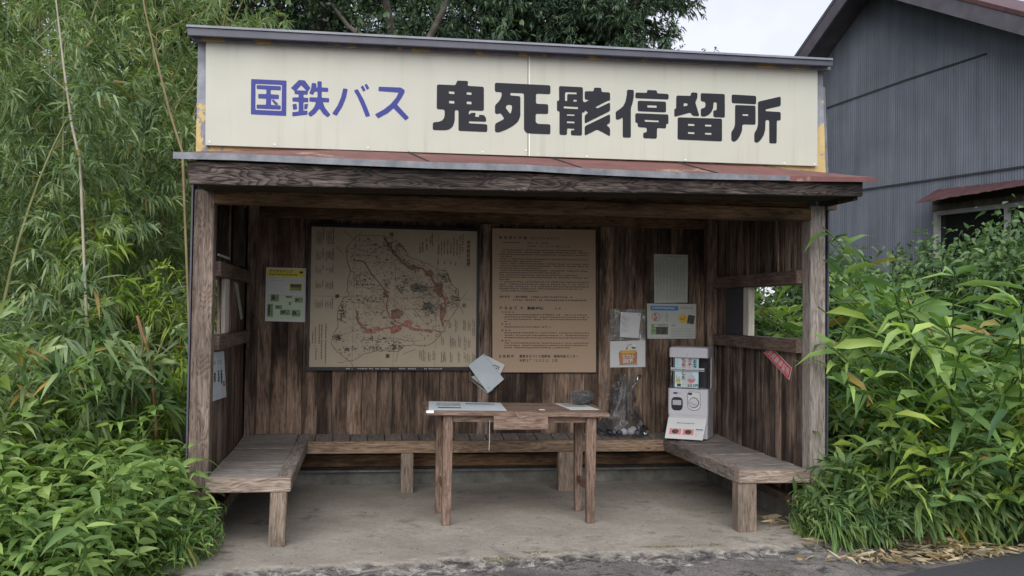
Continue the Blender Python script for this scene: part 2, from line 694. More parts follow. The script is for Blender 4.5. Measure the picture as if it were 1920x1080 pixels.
plain('plastic_white', (.54, .53, .56), .35, .5, .03)
plain('plastic_grey', (.42, .42, .44), .4, .5)
plain('plastic_dark', (.02, .021, .026), .3, .5)
plain('capsule_dark', (.015, .02, .035), .2, .5)
plain('tape_white', (.78, .78, .74), .5)
plain('wire_grey', (.12, .125, .125), .5, .4)
plain('string_pale', (.45, .40, .33), .8)
plain('red_metal', (.085, .040, .040), .55, .35, .35, 7)
plain('bark_dark', (.035, .028, .024), .9, .2, .45, 14, bump=.8)
plain('bark_pale', (.15, .13, .11), .9, .2, .4, 10, bump=.8)
plain('cane_pale', (.36, .33, .25), .7, .2, .2, 12)
plain('culm_green', (.16, .17, .06), .5, .4, .3, 6)
plain('culm_tan', (.22, .175, .09), .6, .3, .3, 6)
plain('stem_green', (.10, .15, .04), .6)
plain('stem_brown', (.19, .105, .05), .7, .3, .4, 20)
plain('soil', (.055, .042, .030), .95, .1, .4, 3, bump=.6)
plain('glass_dark', (.012, .012, .013), .12, .6)

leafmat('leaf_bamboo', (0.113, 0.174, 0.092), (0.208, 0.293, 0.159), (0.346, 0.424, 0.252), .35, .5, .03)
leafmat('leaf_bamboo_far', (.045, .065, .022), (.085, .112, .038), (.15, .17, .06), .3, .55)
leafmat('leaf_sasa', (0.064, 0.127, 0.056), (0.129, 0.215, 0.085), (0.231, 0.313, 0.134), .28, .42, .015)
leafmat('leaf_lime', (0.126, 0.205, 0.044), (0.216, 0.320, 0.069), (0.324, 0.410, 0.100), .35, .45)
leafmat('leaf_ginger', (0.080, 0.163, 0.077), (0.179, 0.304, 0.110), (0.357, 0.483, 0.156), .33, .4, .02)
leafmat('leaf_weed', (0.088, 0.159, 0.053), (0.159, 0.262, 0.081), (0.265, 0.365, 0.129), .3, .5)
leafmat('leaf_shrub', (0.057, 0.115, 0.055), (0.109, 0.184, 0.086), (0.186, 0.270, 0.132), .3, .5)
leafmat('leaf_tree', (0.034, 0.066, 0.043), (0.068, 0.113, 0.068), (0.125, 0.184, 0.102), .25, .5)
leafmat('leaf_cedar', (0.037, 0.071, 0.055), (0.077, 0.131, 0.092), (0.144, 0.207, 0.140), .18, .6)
leafmat('leaf_dry', (.22, .155, .10), (.42, .33, .235), (.60, .51, .40), .1, .7)
leafmat('moss_leaf', (.06, .08, .01), (.12, .14, .02), (.18, .19, .03), .2, .7)

t = NT('sign_cream')
co = obj_coord(t)
c = t.mix(1.0, (.46, .457, .382), t.ramp(t.noise(co, 2.2, 6, .6), [(.3, .955), (.7, 1.03)]), 'MULTIPLY')
rain = t.noise(t.mapping(co, (1, 1, .045)), 16, 5, .65)
zz = t.node('ShaderNodeSeparateXYZ', {0: co}).outputs['Z']
c = t.mix(t.math('MULTIPLY', t.ramp(rain, [(.52, 0.0), (.74, .42)]), t.ramp(zz, [(.0, 1.0), (.25, .25), (.45, .35), (.6, 1.0)])), c, (.27, .25, .19))
spk = t.ramp(t.node('ShaderNodeTexVoronoi', {'Vector': co, 'Scale': 9.0}).outputs['Distance'], [(.012, .6), (.03, 0.0)])
c = t.mix(spk, c, (.18, .15, .11))
t.principled(base_color=c, roughness=t.ramp(t.noise(co, 5, 4), [(.3, .3), (.7, .48)]), specular=.4, normal=t.bump(t.noise(co, 1.6, 3), .25, .02))
# flaking paint over zinc sheet
t = NT('flaky_paint')
co = obj_coord(t)
n = t.noise(co, 5.5, 6, .62, .3)
n = t.math('ADD', n, t.math('MINIMUM', t.math('MULTIPLY', t.math('SUBTRACT', 2.36, t.node('ShaderNodeSeparateXYZ', {0: co}).outputs['Z']), .55), .2) if False else t.ramp(t.math('SUBTRACT', 3.0, t.node('ShaderNodeSeparateXYZ', {0: co}).outputs['Z']), [(.48, 0.0), (.72, .13)]))
mask = t.ramp(n, [(.545, 0.0), (.555, 1.0)])
zinc = t.ramp(t.noise(co, 14, 5), [(.3, (.17, .18, .21)), (.7, (.29, .30, .34))])
zinc = t.mix(t.ramp(t.noise(co, 3, 4), [(.5, 0.), (.75, .7)]), zinc, (.10, .095, .09))
ochre = t.ramp(t.noise(co, 9, 4), [(.3, (.40, .28, .10)), (.7, (.58, .44, .20))])
t.principled(base_color=t.mix(mask, zinc, ochre), roughness=.6, normal=t.bump(mask, .5, .003))
# galvanised drip edge with rust
t = NT('zinc_edge')
co = obj_coord(t)
zinc = t.ramp(t.noise(co, 12, 6, .65), [(.32, (.10, .108, .12)), (.7, (.23, .24, .255))])
rust = t.ramp(t.noise(t.mapping(co, (1.2, 1, .3)), 3.1, 5, .6), [(.60, 0.0), (.66, 1.0)])
t.principled(base_color=t.mix(rust, zinc, (.22, .075, .045)), roughness=.5, metallic=.25)
# roof red paint
t = NT('roof_red')
co = obj_coord(t)
c = t.ramp(t.noise(co, 6, 6, .62), [(.3, (.105, .036, .032)), (.7, (.18, .068, .06))])
fade = t.ramp(t.noise(co, 2.3, 6, .7), [(.60, 0.0), (.68, 1.0)])
t.principled(base_color=t.mix(fade, c, (.42, .30, .19)), roughness=.6)
# concrete
t = NT('concrete')
co = obj_coord(t)
a = t.ramp(t.noise(co, 2.2, 6, .6), [(.3, (.225, .20, .168)), (.7, (.35, .32, .275))])
b = t.ramp(t.noise(co, 40, 5, .7), [(.3, .78), (.7, 1.12)])
c = t.mix(1.0, a, b, 'MULTIPLY')
blot = t.ramp(t.math('ADD', t.noise(co, 7, 7, .7, .5), t.math('MULTIPLY', t.math('SUBTRACT', t.noise(co, 1.1, 3), .5), .35)), [(.56, 0.0), (.68, .6)])
c = t.mix(blot, c, (.11, .10, .09))
spk = t.ramp(t.node('ShaderNodeTexVoronoi', {'Vector': t.mapping(co, (1, .6, 1)), 'Scale': 26.0}).outputs['Distance'], [(.07, .75), (.12, 0.0)])
spk = t.math('MULTIPLY', spk, t.ramp(t.noise(co, 3, 3), [(.48, 0.0), (.6, 1.0)]))
c = t.mix(spk, c, (.05, .042, .035))
# the worn broken edge shows paler aggregate
pz = t.node('ShaderNodeSeparateXYZ', {0: co}).outputs['Z']
edge = t.ramp(t.math('ADD', t.math('MULTIPLY', pz, -26.0), t.math('MULTIPLY', t.math('SUBTRACT', t.noise(co, 12, 5, .7), .5), .9)), [(.12, 0.0), (.4, 1.0)])
agg = t.ramp(t.noise(co, 11, 9, .8, .6), [(.38, (.03, .028, .028)), (.50, (.11, .10, .095)), (.58, (.30, .28, .25)), (.72, (.42, .40, .36))])
c = t.mix(edge, c, agg)
t.principled(base_color=c, roughness=.9, specular=.2, normal=t.bump(t.noise(co, 60, 6, .7), .35, .006))
# mossy foundation
t = NT('foundation_concrete')
co = obj_coord(t)
c = t.ramp(t.noise(co, 6, 6, .65), [(.3, (.08, .08, .065)), (.7, (.24, .23, .20))])
t.principled(base_color=c, roughness=.95, normal=t.bump(t.noise(co, 40, 5), .4, .006))
# asphalt
t = NT('asphalt')
co = obj_coord(t)
a = t.ramp(t.noise(co, 1.7, 6, .62), [(.32, (.07, .064, .064)), (.5, (.15, .137, .13)), (.72, (.255, .235, .215))])
blk = t.ramp(t.noise(co, 3.6, 9, .78, .5), [(.53, 0.0), (.60, .9)])
a = t.mix(blk, a, (.028, .027, .028))
b = t.ramp(t.node('ShaderNodeTexVoronoi', {'Vector': co, 'Scale': 130.0}).outputs['Color'], [(.2, .7), (.8, 1.25)])
ck = t.node('ShaderNodeTexVoronoi', {'Vector': t.mix(.12, co, t.node('ShaderNodeTexNoise', {'Vector': co, 'Scale': 5.0}).outputs['Color']), 'Scale': 2.6}, feature='DISTANCE_TO_EDGE').outputs['Distance']
ckm = t.math('MULTIPLY', t.ramp(ck, [(.003, .8), (.016, 0.0)]), t.ramp(t.noise(co, 1.3, 4), [(.5, 0.0), (.62, 1.0)]))
c = t.mix(1.0, a, b, 'MULTIPLY')
c = t.mix(ckm, c, (.02, .019, .018))
t.principled(base_color=c, roughness=.9, specular=.25, normal=t.bump(t.noise(co, 90, 5, .7), .5, .006))
plain('road_asphalt', (.055, .056, .062), .85, .3, .2, 60, bump=.5)
# barn corrugated sheet
t = NT('barn_sheet')
co = obj_coord(t)
c = t.ramp(t.noise(co, 1.1, 6, .6), [(.3, (.105, .118, .146)), (.7, (.165, .182, .215))])
st = t.noise(t.mapping(co, (1, 1, .05)), 9, 4, .6)
c = t.mix(1.0, c, t.ramp(st, [(.3, .8), (.7, 1.15)]), 'MULTIPLY')
t.principled(base_color=c, roughness=.5, specular=.4)
plain('barn_trim', (.10, .093, .108), .6, .3, .2)
plain('barn_band', (.045, .045, .052), .7)
plain('window_frame_white', (.42, .42, .42), .5)

# clear plastics
t = NT('clear_cover')
g = t.node('ShaderNodeBsdfGlossy', {'Color': (1, 1, 1, 1), 'Roughness': .05})
tr = t.node('ShaderNodeBsdfTransparent', {'Color': (.93, .95, .96, 1)})
fr = t.node('ShaderNodeFresnel', {'IOR': 1.45})
ms = t.node('ShaderNodeMixShader', {0: fr.outputs[0]})
t.l.new(tr.outputs[0], ms.inputs[1]); t.l.new(g.outputs[0], ms.inputs[2]); t.l.new(ms.outputs[0], t.out.inputs['Surface'])


def film(name, white, tint):
    t = NT(name)
    co = obj_coord(t)
    g = t.node('ShaderNodeBsdfGlossy', {'Color': (1, 1, 1, 1), 'Roughness': .16, 'Normal': t.bump(t.noise(co, 13, 4), .6, .01)})
    d = t.node('ShaderNodeBsdfDiffuse', {'Color': (*tint, 1)})
    tr = t.node('ShaderNodeBsdfTransparent', {'Color': (.9, .91, .92, 1)})
    m1 = t.node('ShaderNodeMixShader', {0: t.ramp(t.noise(co, 16, 5, .7, .8), [(.50, white * .25), (.60, white), (.70, white * 5)])})
    t.l.new(tr.outputs[0], m1.inputs[1]); t.l.new(d.outputs[0], m1.inputs[2])
    fr = t.node('ShaderNodeFresnel', {'IOR': 1.25})
    m2 = t.node('ShaderNodeMixShader', {0: fr.outputs[0]})
    t.l.new(m1.outputs[0], m2.inputs[1]); t.l.new(g.outputs[0], m2.inputs[2]); t.l.new(m2.outputs[0], t.out.inputs['Surface'])


film('bag_film', .05, (.75, .77, .78))
film('sleeve_film', .3, (.6, .62, .58))

# ------------------------------------------------------------------ the setting: ground, forecourt, floor
def height_grid(x0, x1, y0, y1, nx, ny, fn):
    xs, ys = np.linspace(x0, x1, nx), np.linspace(y0, y1, ny)
    V = np.array([(x, y, fn(x, y)) for y in ys for x in xs])
    i = np.arange(nx * ny).reshape(ny, nx)
    F = np.stack([i[:-1, :-1], i[:-1, 1:], i[1:, 1:], i[1:, :-1]], -1).reshape(-1, 4)
    return np_mesh('grid', V, np.zeros((0, 3), int), F)


g = MB().add([(-400, -400, -.12), (400, -400, -.12), (400, 400, -.12), (-400, 400, -.12)], [(0, 1, 2, 3)]).build('ground', 'soil')
tag(g, kind='structure')


def edge_y(x):
    base = np.interp(x, [-2.1, -1.23, -.6, 0, .9, 1.55, 2.1], [-.60, -.52, -.47, -.40, -.37, -.30, -.2])
    return base + .05 * fbm(x * 2.3, 4.0) + .045 * fbm(x * 8, 9.0)


def floor_h(x, y):
    d = edge_y(x) + .05 * fbm(x * 7, y * 7, 3) + .02 * fbm(x * 25, y * 25, 6) - y          # >0 beyond the edge
    h = .003 * fbm(x * 2, y * 2) + .0015 * fbm(x * 15, y * 15)
    if d > 0:
        h -= min(.07, .16 * d + .012 * abs(fbm(x * 12, y * 12, 1)))
    return h


f = link('concrete_floor', height_grid(-1.95, 1.95, -.85, 1.9, 330, 230, floor_h), 'concrete', smooth=True)
tag(f, kind='structure')


def apron_h(x, y):
    return -.030 + .010 * fbm(x * 1.7, y * 1.7, 5) + .005 * fbm(x * 12, y * 12, 2)


f = link('forecourt', height_grid(-5, 6, -2.2, .3, 420, 150, apron_h), 'asphalt', smooth=True)
tag(f, kind='structure')
f = MB().add([(-60, -14, -.052), (60, -14, -.052), (60, -2.19, -.052), (-60, -2.19, -.052)], [(0, 1, 2, 3)]).build('road', 'road_asphalt')
tag(f, kind='structure')
# newer dark road surface reaching the right corner
q = [at_z(1630, 1090, -.012), at_z(1745, 1066, -.012), at_z(1960, 1030, -.012), at_z(2500, 1050, -.012), at_z(1900, 1300, -.012)]
f = MB().add(q, [tuple(range(5))]).build('road_patch', 'road_asphalt')
tag(f, kind='structure')

# ------------------------------------------------------------------ bus shelter
D = 1.64
sh = thing('bus_shelter', (0, .8, 0), 'weathered dark timber bus shelter with open front and flaking painted signboard parapet', 'bus shelter')
# front posts
MB().bar((-1.82, .055, .0), (-1.815, .055, 1.96), .108, .108, (0, 1, 0)).build('post', 'post_wood', sh, .004)
MB().bar((1.832, .055, .0), (1.82, .055, 1.98), .10, .108, (0, 1, 0)).build('post', 'post_wood_grey', sh, .004)
for x in (-1.725, 1.725):
    MB().bar((x, D - .045, .1), (x, D - .045, 2.06), .075, .09, (0, 1, 0)).build('post', 'side_wood', sh, .003)
# metal siding strip along the outer edge of the front posts
MB().box(-1.885, -1.876, -.005, .14, .1, 2.06).build('corner_trim', 'cap_metal', sh)
MB().box(1.884, 1.893, -.005, .14, .1, 2.06).build('corner_trim', 'cap_metal', sh)
MB().box(1.87, 1.93, -.03, .03, 1.955, 2.02).build('bracket', 'leg_wood', sh, .003)
# lintel beams
MB().bar((-1.765, .05, 1.925), (1.78, .05, 1.925), .10, .075).build('beam', 'beam_wood', sh, .004)
MB().bar((-1.765, .07, 1.992), (.35, .07, 1.998), .06, .055).build('beam', 'beam_wood', sh, .003)
MB().bar((.36, .07, 1.99), (1.78, .07, 2.0), .06, .055).build('beam', 'beam_wood', sh, .003)
MB().bar((-1.70, D - .045, 2.005), (1.70, D - .045, 2.005), .05, .085).build('beam', 'beam_wood', sh, .004)
# rafters across the ceiling and ceiling boards
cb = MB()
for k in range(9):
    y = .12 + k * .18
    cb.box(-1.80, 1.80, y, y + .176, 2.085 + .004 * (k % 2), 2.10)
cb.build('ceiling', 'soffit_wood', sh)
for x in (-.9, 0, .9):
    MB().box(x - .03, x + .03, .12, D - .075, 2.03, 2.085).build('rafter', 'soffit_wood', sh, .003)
# back wall
wb = MB()
x = -1.70
k = 0
while x < 1.69:
    wd = min(.112 + random.uniform(-.006, .006), 1.70 - x)
    o = random.uniform(0, .004)
    wb.box(x + .0015, x + wd - .0015, D + o, D + .018 + o, .345, 2.085)
    x += wd
wb.build('back_wall', 'wall_wood', sh)
MB().box(-.082, .0, D - .03, D - .002, .37, 1.96).build('batten', 'side_wood', sh, .003)
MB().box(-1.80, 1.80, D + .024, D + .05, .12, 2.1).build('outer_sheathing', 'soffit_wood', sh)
MB().box(-1.72, 1.72, D - .01, D + .02, .15, .235).build('sill_beam', 'beam_wood', sh, .003)
# side walls: boards with a window gap each, rails, outer sheathing
def side_wall(sgn, gap0, gap1, z0, z1):
    X = 1.775 * sgn
    mb = MB()
    y = .11
    while y < D - .002:
        wd = min(.098 + random.uniform(-.012, .012), D - y)
        o = random.uniform(0, .004)
        a, b = sorted((X + sgn * o, X + sgn * (o + .018)))
        if gap0 < y + wd / 2 < gap1:
            mb.box(a, b, y + .001, y + wd - .001, .13, z0)
            mb.box(a, b, y + .001, y + wd - .001, z1, 2.085)
        else:
            mb.box(a, b, y + .001, y + wd - .001, .13, 2.085)
        y += wd
    mb.build('side_wall', 'side_wood', sh)
    a, b = sorted((sgn * 1.80, sgn * 1.87))
    m2 = MB()
    if sgn < 0:
        gap1 = 1.35
    else:
        gap1 += .35
    m2.box(a, b, .115, D + .05, .13, z0)
    m2.box(a, b, .115, D + .05, z1, 2.10)
    m2.box(a, b, gap1, D + .05, z0, z1)
    m2.build('outer_cladding', 'zinc_edge', sh)
    a, b = sorted((sgn * 1.735, sgn * 1.775))
    MB().box(a, b, .108, D - .09, z1, z1 + .085).build('rail', 'rail_wood', sh, .003)
    MB().box(a, b, .108, D - .09, z0 - .085, z0).build('rail', 'rail_wood', sh, .003)
    a, b = sorted((sgn * 1.765, sgn * 1.80))
    for yy in (.45, .95, 1.4):
        MB().box(*sorted((sgn * 1.762, sgn * 1.774)), yy, yy + .035, z1 + .087, 2.08).build('batten', 'side_wood', sh, .002)


side_wall(-1, .11, .46, 1.145, 1.482)
side_wall(1, .11, .95, 1.155, 1.502)
# window stiles and the dark sliding panel on the right
MB().box(-1.80, -1.757, .46, .64, 1.147, 1.48).build('window_sash', 'sash_wood', sh, .002)
MB().box(-1.79, -1.752, .67, .70, 1.147, 1.48).build('window_sash', 'side_wood', sh, .002)
MB().box(1.755, 1.80, .915, 1.01, 1.157, 1.50).build('window_sash', 'sash_wood', sh, .002)
MB().box(1.757, 1.778, 1.012, 1.36, 1.157, 1.50).build('sliding_panel', 'barn_band', sh, .002)
# foundation kerbs
MB().box(-1.90, -1.775, -.02, 1.86, -.1, .105).build('foundation', 'foundation_concrete', sh, .006)
MB().box(1.775, 1.90, .12, 1.86, -.1, .125).build('foundation', 'foundation_concrete', sh, .006)
MB().box(-1.774, 1.774, 1.75, 1.86, -.1, .13).build('foundation', 'foundation_concrete', sh, .006)
MB().box(-1.772, -1.72, .0, 1.62, .105, .16).build('sill_beam', 'rail_wood', sh, .003)
MB().box(1.72, 1.772, .13, 1.62, .126, .18).build('sill_beam', 'rail_wood', sh, .003)
# eave: soffit, fascia, zinc edge, red sheet
ye = -.40
fl = [at_y(350, 301, ye), at_y(1618, 340, ye), at_y(1618, 368, ye), at_y(354, 345, ye)]
mid_t, mid_b = at_y(1000, 326, ye), at_y(990, 358, ye)
fa = MB()
th = Vector((0, .035, 0))
fa.slab([fl[3], mid_b, mid_t, fl[0]], th)
fa.slab([mid_b, fl[2], fl[1], mid_t], th)
fa.build('fascia_board', 'fascia_wood', sh, .003)
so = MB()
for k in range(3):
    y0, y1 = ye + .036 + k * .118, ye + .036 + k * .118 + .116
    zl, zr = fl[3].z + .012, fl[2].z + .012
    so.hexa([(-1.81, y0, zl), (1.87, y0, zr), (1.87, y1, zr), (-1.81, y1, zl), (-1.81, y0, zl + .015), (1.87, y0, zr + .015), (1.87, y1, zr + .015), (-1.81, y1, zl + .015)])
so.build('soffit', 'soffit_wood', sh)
for x in (-1.815, 1.875):
    MB().hexa([(x - .012, ye + .04, 1.975), (x + .012, ye + .04, 1.975), (x + .012, -.001, 1.975), (x - .012, -.001, 1.975),
               (x - .012, ye + .04, 2.06), (x + .012, ye + .04, 2.06), (x + .012, -.001, 2.14), (x - .012, -.001, 2.14)]).build('eave_end_board', 'fascia_wood', sh, .002)
# roof sheet with slightly wavy front edge
yr = -.425
topl = [(325, 285), (440, 288), (640, 297), (810, 304), (990, 309), (1090, 315), (1130, 317), (1240, 322), (1345, 325), (1480, 330), (1645, 333)]
rs, rz, rz2 = MB(), MB(), MB()
pts = [at_y(a, b, yr) for a, b in topl]
bk = [Vector((min(max(p.x, -1.93), 1.97), -.006, 2.155 + .055 * min(1, max(0, (p.x + 1.9) / .5)) - .03 * max(0, (p.x - 1.5) / .45))) for p in pts]
for i in range(len(pts) - 1):
    rs.hexa([pts[i] - Vector((0, 0, .003)), pts[i + 1] - Vector((0, 0, .003)), bk[i + 1] - Vector((0, 0, .003)), bk[i] - Vector((0, 0, .003)), pts[i], pts[i + 1], bk[i + 1], bk[i]])
rs.build('roof_sheet', 'roof_red', sh)
for i in range(len(pts) - 1):
    h0 = .035 if i < 9 else .03
    h1 = .035 if i < 8 else .026
    a, b = pts[i] + Vector((0, -.006, 0)), pts[i + 1] + Vector((0, -.006, 0))
    (rz if i < 9 else rz2).slab([a - Vector((0, 0, h0)), b - Vector((0, 0, h1)), b, a], (0, .005, 0))
rz.build('drip_edge', 'zinc_edge', sh)
rz2.build('drip_edge', 'roof_red', sh)['label'] = 'rusty red end of the drip edge'
# overlapping sheet seams
for px, py in ((805, 304), (1090, 315), (1345, 325)):
    a = at_y(px, py, yr) + Vector((0, 0, .003))
    MB().bar(a, (a.x - .10, -.01, 2.215), .006, .006).build('roof_seam', 'barn_band', sh)
# parapet, cap
MB().hexa([(-1.868, 0, 2.10), (1.872, 0, 2.10), (1.872, .14, 2.10), (-1.868, .14, 2.10), (-1.868, 0, 2.80), (1.846, 0, 2.815), (1.846, .14, 2.815), (-1.868, .14, 2.80)]).build('parapet', 'flaky_paint', sh)
MB().hexa([(1.850, .02, 2.19), (1.897, .02, 2.19), (1.897, .12, 2.19), (1.876, .12, 2.19), (1.848, .02, 2.72), (1.872, .02, 2.72), (1.872, .12, 2.72), (1.85, .12, 2.72)]).build('parapet_flange', 'zinc_edge', sh)
c1 = [at_y(350, 50, -.12), at_y(1562, 113, -.12), at_y(1562, 124, -.12), at_y(352, 66, -.12)]
MB().slab([c1[3], c1[2], c1[1], c1[0]], (0, .34, .05)).build('cap', 'cap_metal', sh, .003)
c2 = [at_y(349, 45.5, -.13), at_y(1562, 109, -.13), at_y(1562, 113, -.13), at_y(349, 50, -.13)]
MB().slab([c2[3], c2[2], c2[1], c2[0]], (0, .36, .05)).build('cap_edge', 'cap_edge', sh, .001)
c3 = [at_y(360, 66, -.055), at_y(1557, 123, -.055), at_y(1557, 131, -.055), at_y(360, 75, -.055)]
MB().slab([c3[3], c3[2], c3[1], c3[0]], (0, .054, 0)).build('cap_trim', 'flaky_paint', sh)
# main roof behind the parapet
MB().hexa([(-1.86, .141, 2.30), (1.86, .141, 2.30), (1.86, 2.0, 2.13), (-1.86, 2.0, 2.13), (-1.86, .141, 2.34), (1.86, .141, 2.34), (1.86, 2.0, 2.17), (-1.86, 2.0, 2.17)]).build('main_roof', 'roof_red', sh)
MB().box(-1.84, 1.84, D + .051, D + .07, .1, 2.13).build('outer_cladding', 'zinc_edge', sh)
MB().hexa([(-1.87, .142, 2.10), (-1.80, .142, 2.10), (-1.80, 1.71, 2.10), (-1.87, 1.71, 2.10), (-1.87, .142, 2.298), (-1.80, .142, 2.298), (-1.80, 1.71, 2.15), (-1.87, 1.71, 2.15)]).build('gable_board', 'fascia_wood', sh)
MB().hexa([(1.80, .142, 2.10), (1.87, .142, 2.10), (1.87, 1.71, 2.10), (1.80, 1.71, 2.10), (1.80, .142, 2.298), (1.87, .142, 2.298), (1.87, 1.71, 2.15), (1.80, 1.71, 2.15)]).build('gable_board', 'fascia_wood', sh)

# ------------------------------------------------------------------ signboard
sg = thing('signboard', (0, -.015, 2.205), 'long cream signboard with blue and heavy black Japanese lettering above the eave', 'sign')
ys = -.030
tl, tr, br, bl = at_y(386, 76.5, ys), at_y(1533, 131, ys), at_y(1533, 311.5, ys), at_y(385, 272, ys)
tm, bm_ = at_y(990, 105.5, ys), at_y(990, 292.5, ys)
th = Vector((0, .022, 0))
gap = Vector((.0015, 0, 0))
MB().slab([bl, bm_ - gap, tm - gap, tl], th).build('panel', 'sign_cream', sg, .001)
MB().slab([bm_ + gap, br, tr, tm + gap], th).build('panel', 'sign_cream', sg, .001)
MB().slab([bm_ + gap * 3 - Vector((0, .0016, 0)), bm_ + gap * 7 - Vector((0, .0016, 0)), tm + gap * 7 - Vector((0, .0016, 0)), tm + gap * 3 - Vector((0, .0016, 0))], (0, .0012, 0)).build('joint_strip', 'tape_white', sg)
for px, py in ((393, 266), (515, 271), (690, 277), (905, 285), (986, 282), (1100, 293), (1285, 300), (1470, 306), (1527, 308), (760, 84), (1180, 114)):
    p = at_y(px, py, ys)
    MB().disc(p - Vector((0, .0005, 0)), .005, (1, 0, 0), (0, 0, 1), (0, -.003, 0), 10).build('screw', 'tape_white', sg)

BLK6 = [  # traced at 5.333x from (800,120)
    [(103, 204), (290, 212), (303, 166), (417, 170), (407, 218), (572, 228), (572, 468), (422, 464), (422, 510), (445, 487), (495, 489), (478, 527), (525, 530), (522, 508), (575, 510), (595, 545), (594, 577), (422, 572), (422, 592), (606, 603), (606, 680), (318, 668), (318, 462), (282, 460), (280, 570), (262, 625), (225, 655), (185, 663), (60, 660), (62, 583), (120, 578), (152, 567), (172, 545), (180, 515), (180, 456), (100, 450)],
    [(222, 272), (277, 276), (277, 301), (222, 297)], [(400, 281), (448, 284), (448, 309), (400, 306)], [(224, 366), (276, 369), (276, 396), (224, 393)], [(400, 373), (448, 376), (448, 403), (400, 400)],
    [(682, 187), (1237, 213), (1237, 302), (1093, 296), (1093, 397), (1215, 402), (1215, 500), (1090, 497), (1090, 582), (1112, 598), (1237, 603), (1237, 703), (1003, 694), (973, 660), (973, 293), (836, 288), (836, 314), (937, 322), (937, 520), (915, 575), (870, 615), (800, 655), (720, 685), (683, 680), (683, 598), (778, 548), (738, 490), (703, 502), (683, 490), (683, 410), (715, 383), (738, 350), (750, 315), (750, 282), (682, 278)],
    [(805, 407), (853, 409), (853, 450), (838, 503), (787, 435)],
    [(1323, 220), (1562, 232), (1562, 370), (1576, 384), (1628, 362), (1580, 354), (1580, 272), (1672, 272), (1672, 236), (1747, 238), (1747, 280), (1834, 284), (1834, 364), (1808, 368), (1685, 432), (1707, 443), (1834, 383), (1834, 470), (1580, 596), (1580, 512), (1618, 487), (1582, 463), (1578, 485), (1553, 483), (1553, 716), (1442, 712), (1442, 662), (1477, 662), (1477, 648), (1403, 642), (1403, 710), (1328, 708), (1328, 474), (1303, 468), (1303, 368), (1325, 366)],
    [(1383, 280), (1500, 284), (1500, 303), (1405, 300), (1405, 370), (1383, 370)], [(1467, 357), (1500, 358), (1500, 376), (1467, 375)], [(1370, 422), (1513, 430), (1513, 451), (1370, 443)], [(1402, 502), (1477, 504), (1477, 519), (1402, 516)], [(1402, 572), (1477, 575), (1477, 593), (1402, 590)],
    [(1580, 622), (1834, 500), (1834, 590), (1795, 610), (1834, 640), (1834, 724), (1705, 655), (1580, 718)]]
BLK7 = [  # from (1140,140)
    [(190, 150), (258, 152), (258, 220), (245, 285), (228, 335), (228, 630), (147, 628), (147, 425), (120, 445), (78, 452), (76, 370), (110, 350), (150, 318), (175, 270), (188, 200)],
    [(275, 178), (390, 182), (392, 153), (488, 157), (490, 186), (606, 194), (606, 248), (272, 235)],
    [(297, 260), (580, 270), (580, 377), (297, 365)], [(393, 305), (486, 308), (486, 331), (393, 327)],
    [(273, 385), (604, 398), (604, 490), (582, 492), (580, 538), (490, 532), (488, 640), (352, 635), (352, 580), (388, 575), (388, 530), (298, 524), (297, 482), (273, 478)], [(368, 450), (505, 458), (509, 475), (368, 470)],
    [(683, 208), (827, 212), (832, 177), (895, 180), (893, 235), (872, 275), (912, 408), (900, 415), (845, 412), (825, 378), (663, 422), (663, 345), (681, 338)], [(757, 284), (795, 288), (795, 308), (757, 317)],
    [(927, 184), (1168, 194), (1168, 430), (1053, 424), (1053, 358), (1087, 356), (1088, 276), (1056, 274), (1050, 340), (1030, 380), (1000, 407), (960, 420), (928, 415), (927, 340), (965, 332), (975, 310), (973, 272), (927, 265)],
    [(697, 426), (1140, 440), (1140, 667), (695, 648)], [(800, 490), (863, 493), (863, 513), (800, 510)], [(970, 498), (1033, 500), (1033, 519), (970, 517)], [(800, 572), (864, 575), (864, 594), (800, 591)], [(970, 580), (1034, 582), (1034, 601), (970, 598)],
    [(1237, 198), (1481, 212), (1481, 296), (1237, 284)],
    [(1271, 303), (1475, 310), (1475, 500), (1343, 497), (1340, 560), (1320, 610), (1295, 650), (1262, 672), (1233, 660), (1233, 572), (1258, 540), (1270, 500)], [(1345, 393), (1401, 395), (1401, 413), (1345, 410)],
    [(1500, 270), (1727, 218), (1727, 312), (1575, 347), (1575, 364), (1727, 374), (1727, 458), (1688, 456), (1686, 688), (1613, 686), (1612, 454), (1575, 452), (1572, 550), (1555, 610), (1525, 655), (1492, 683), (1463, 672), (1463, 585), (1488, 545), (1500, 500)]]
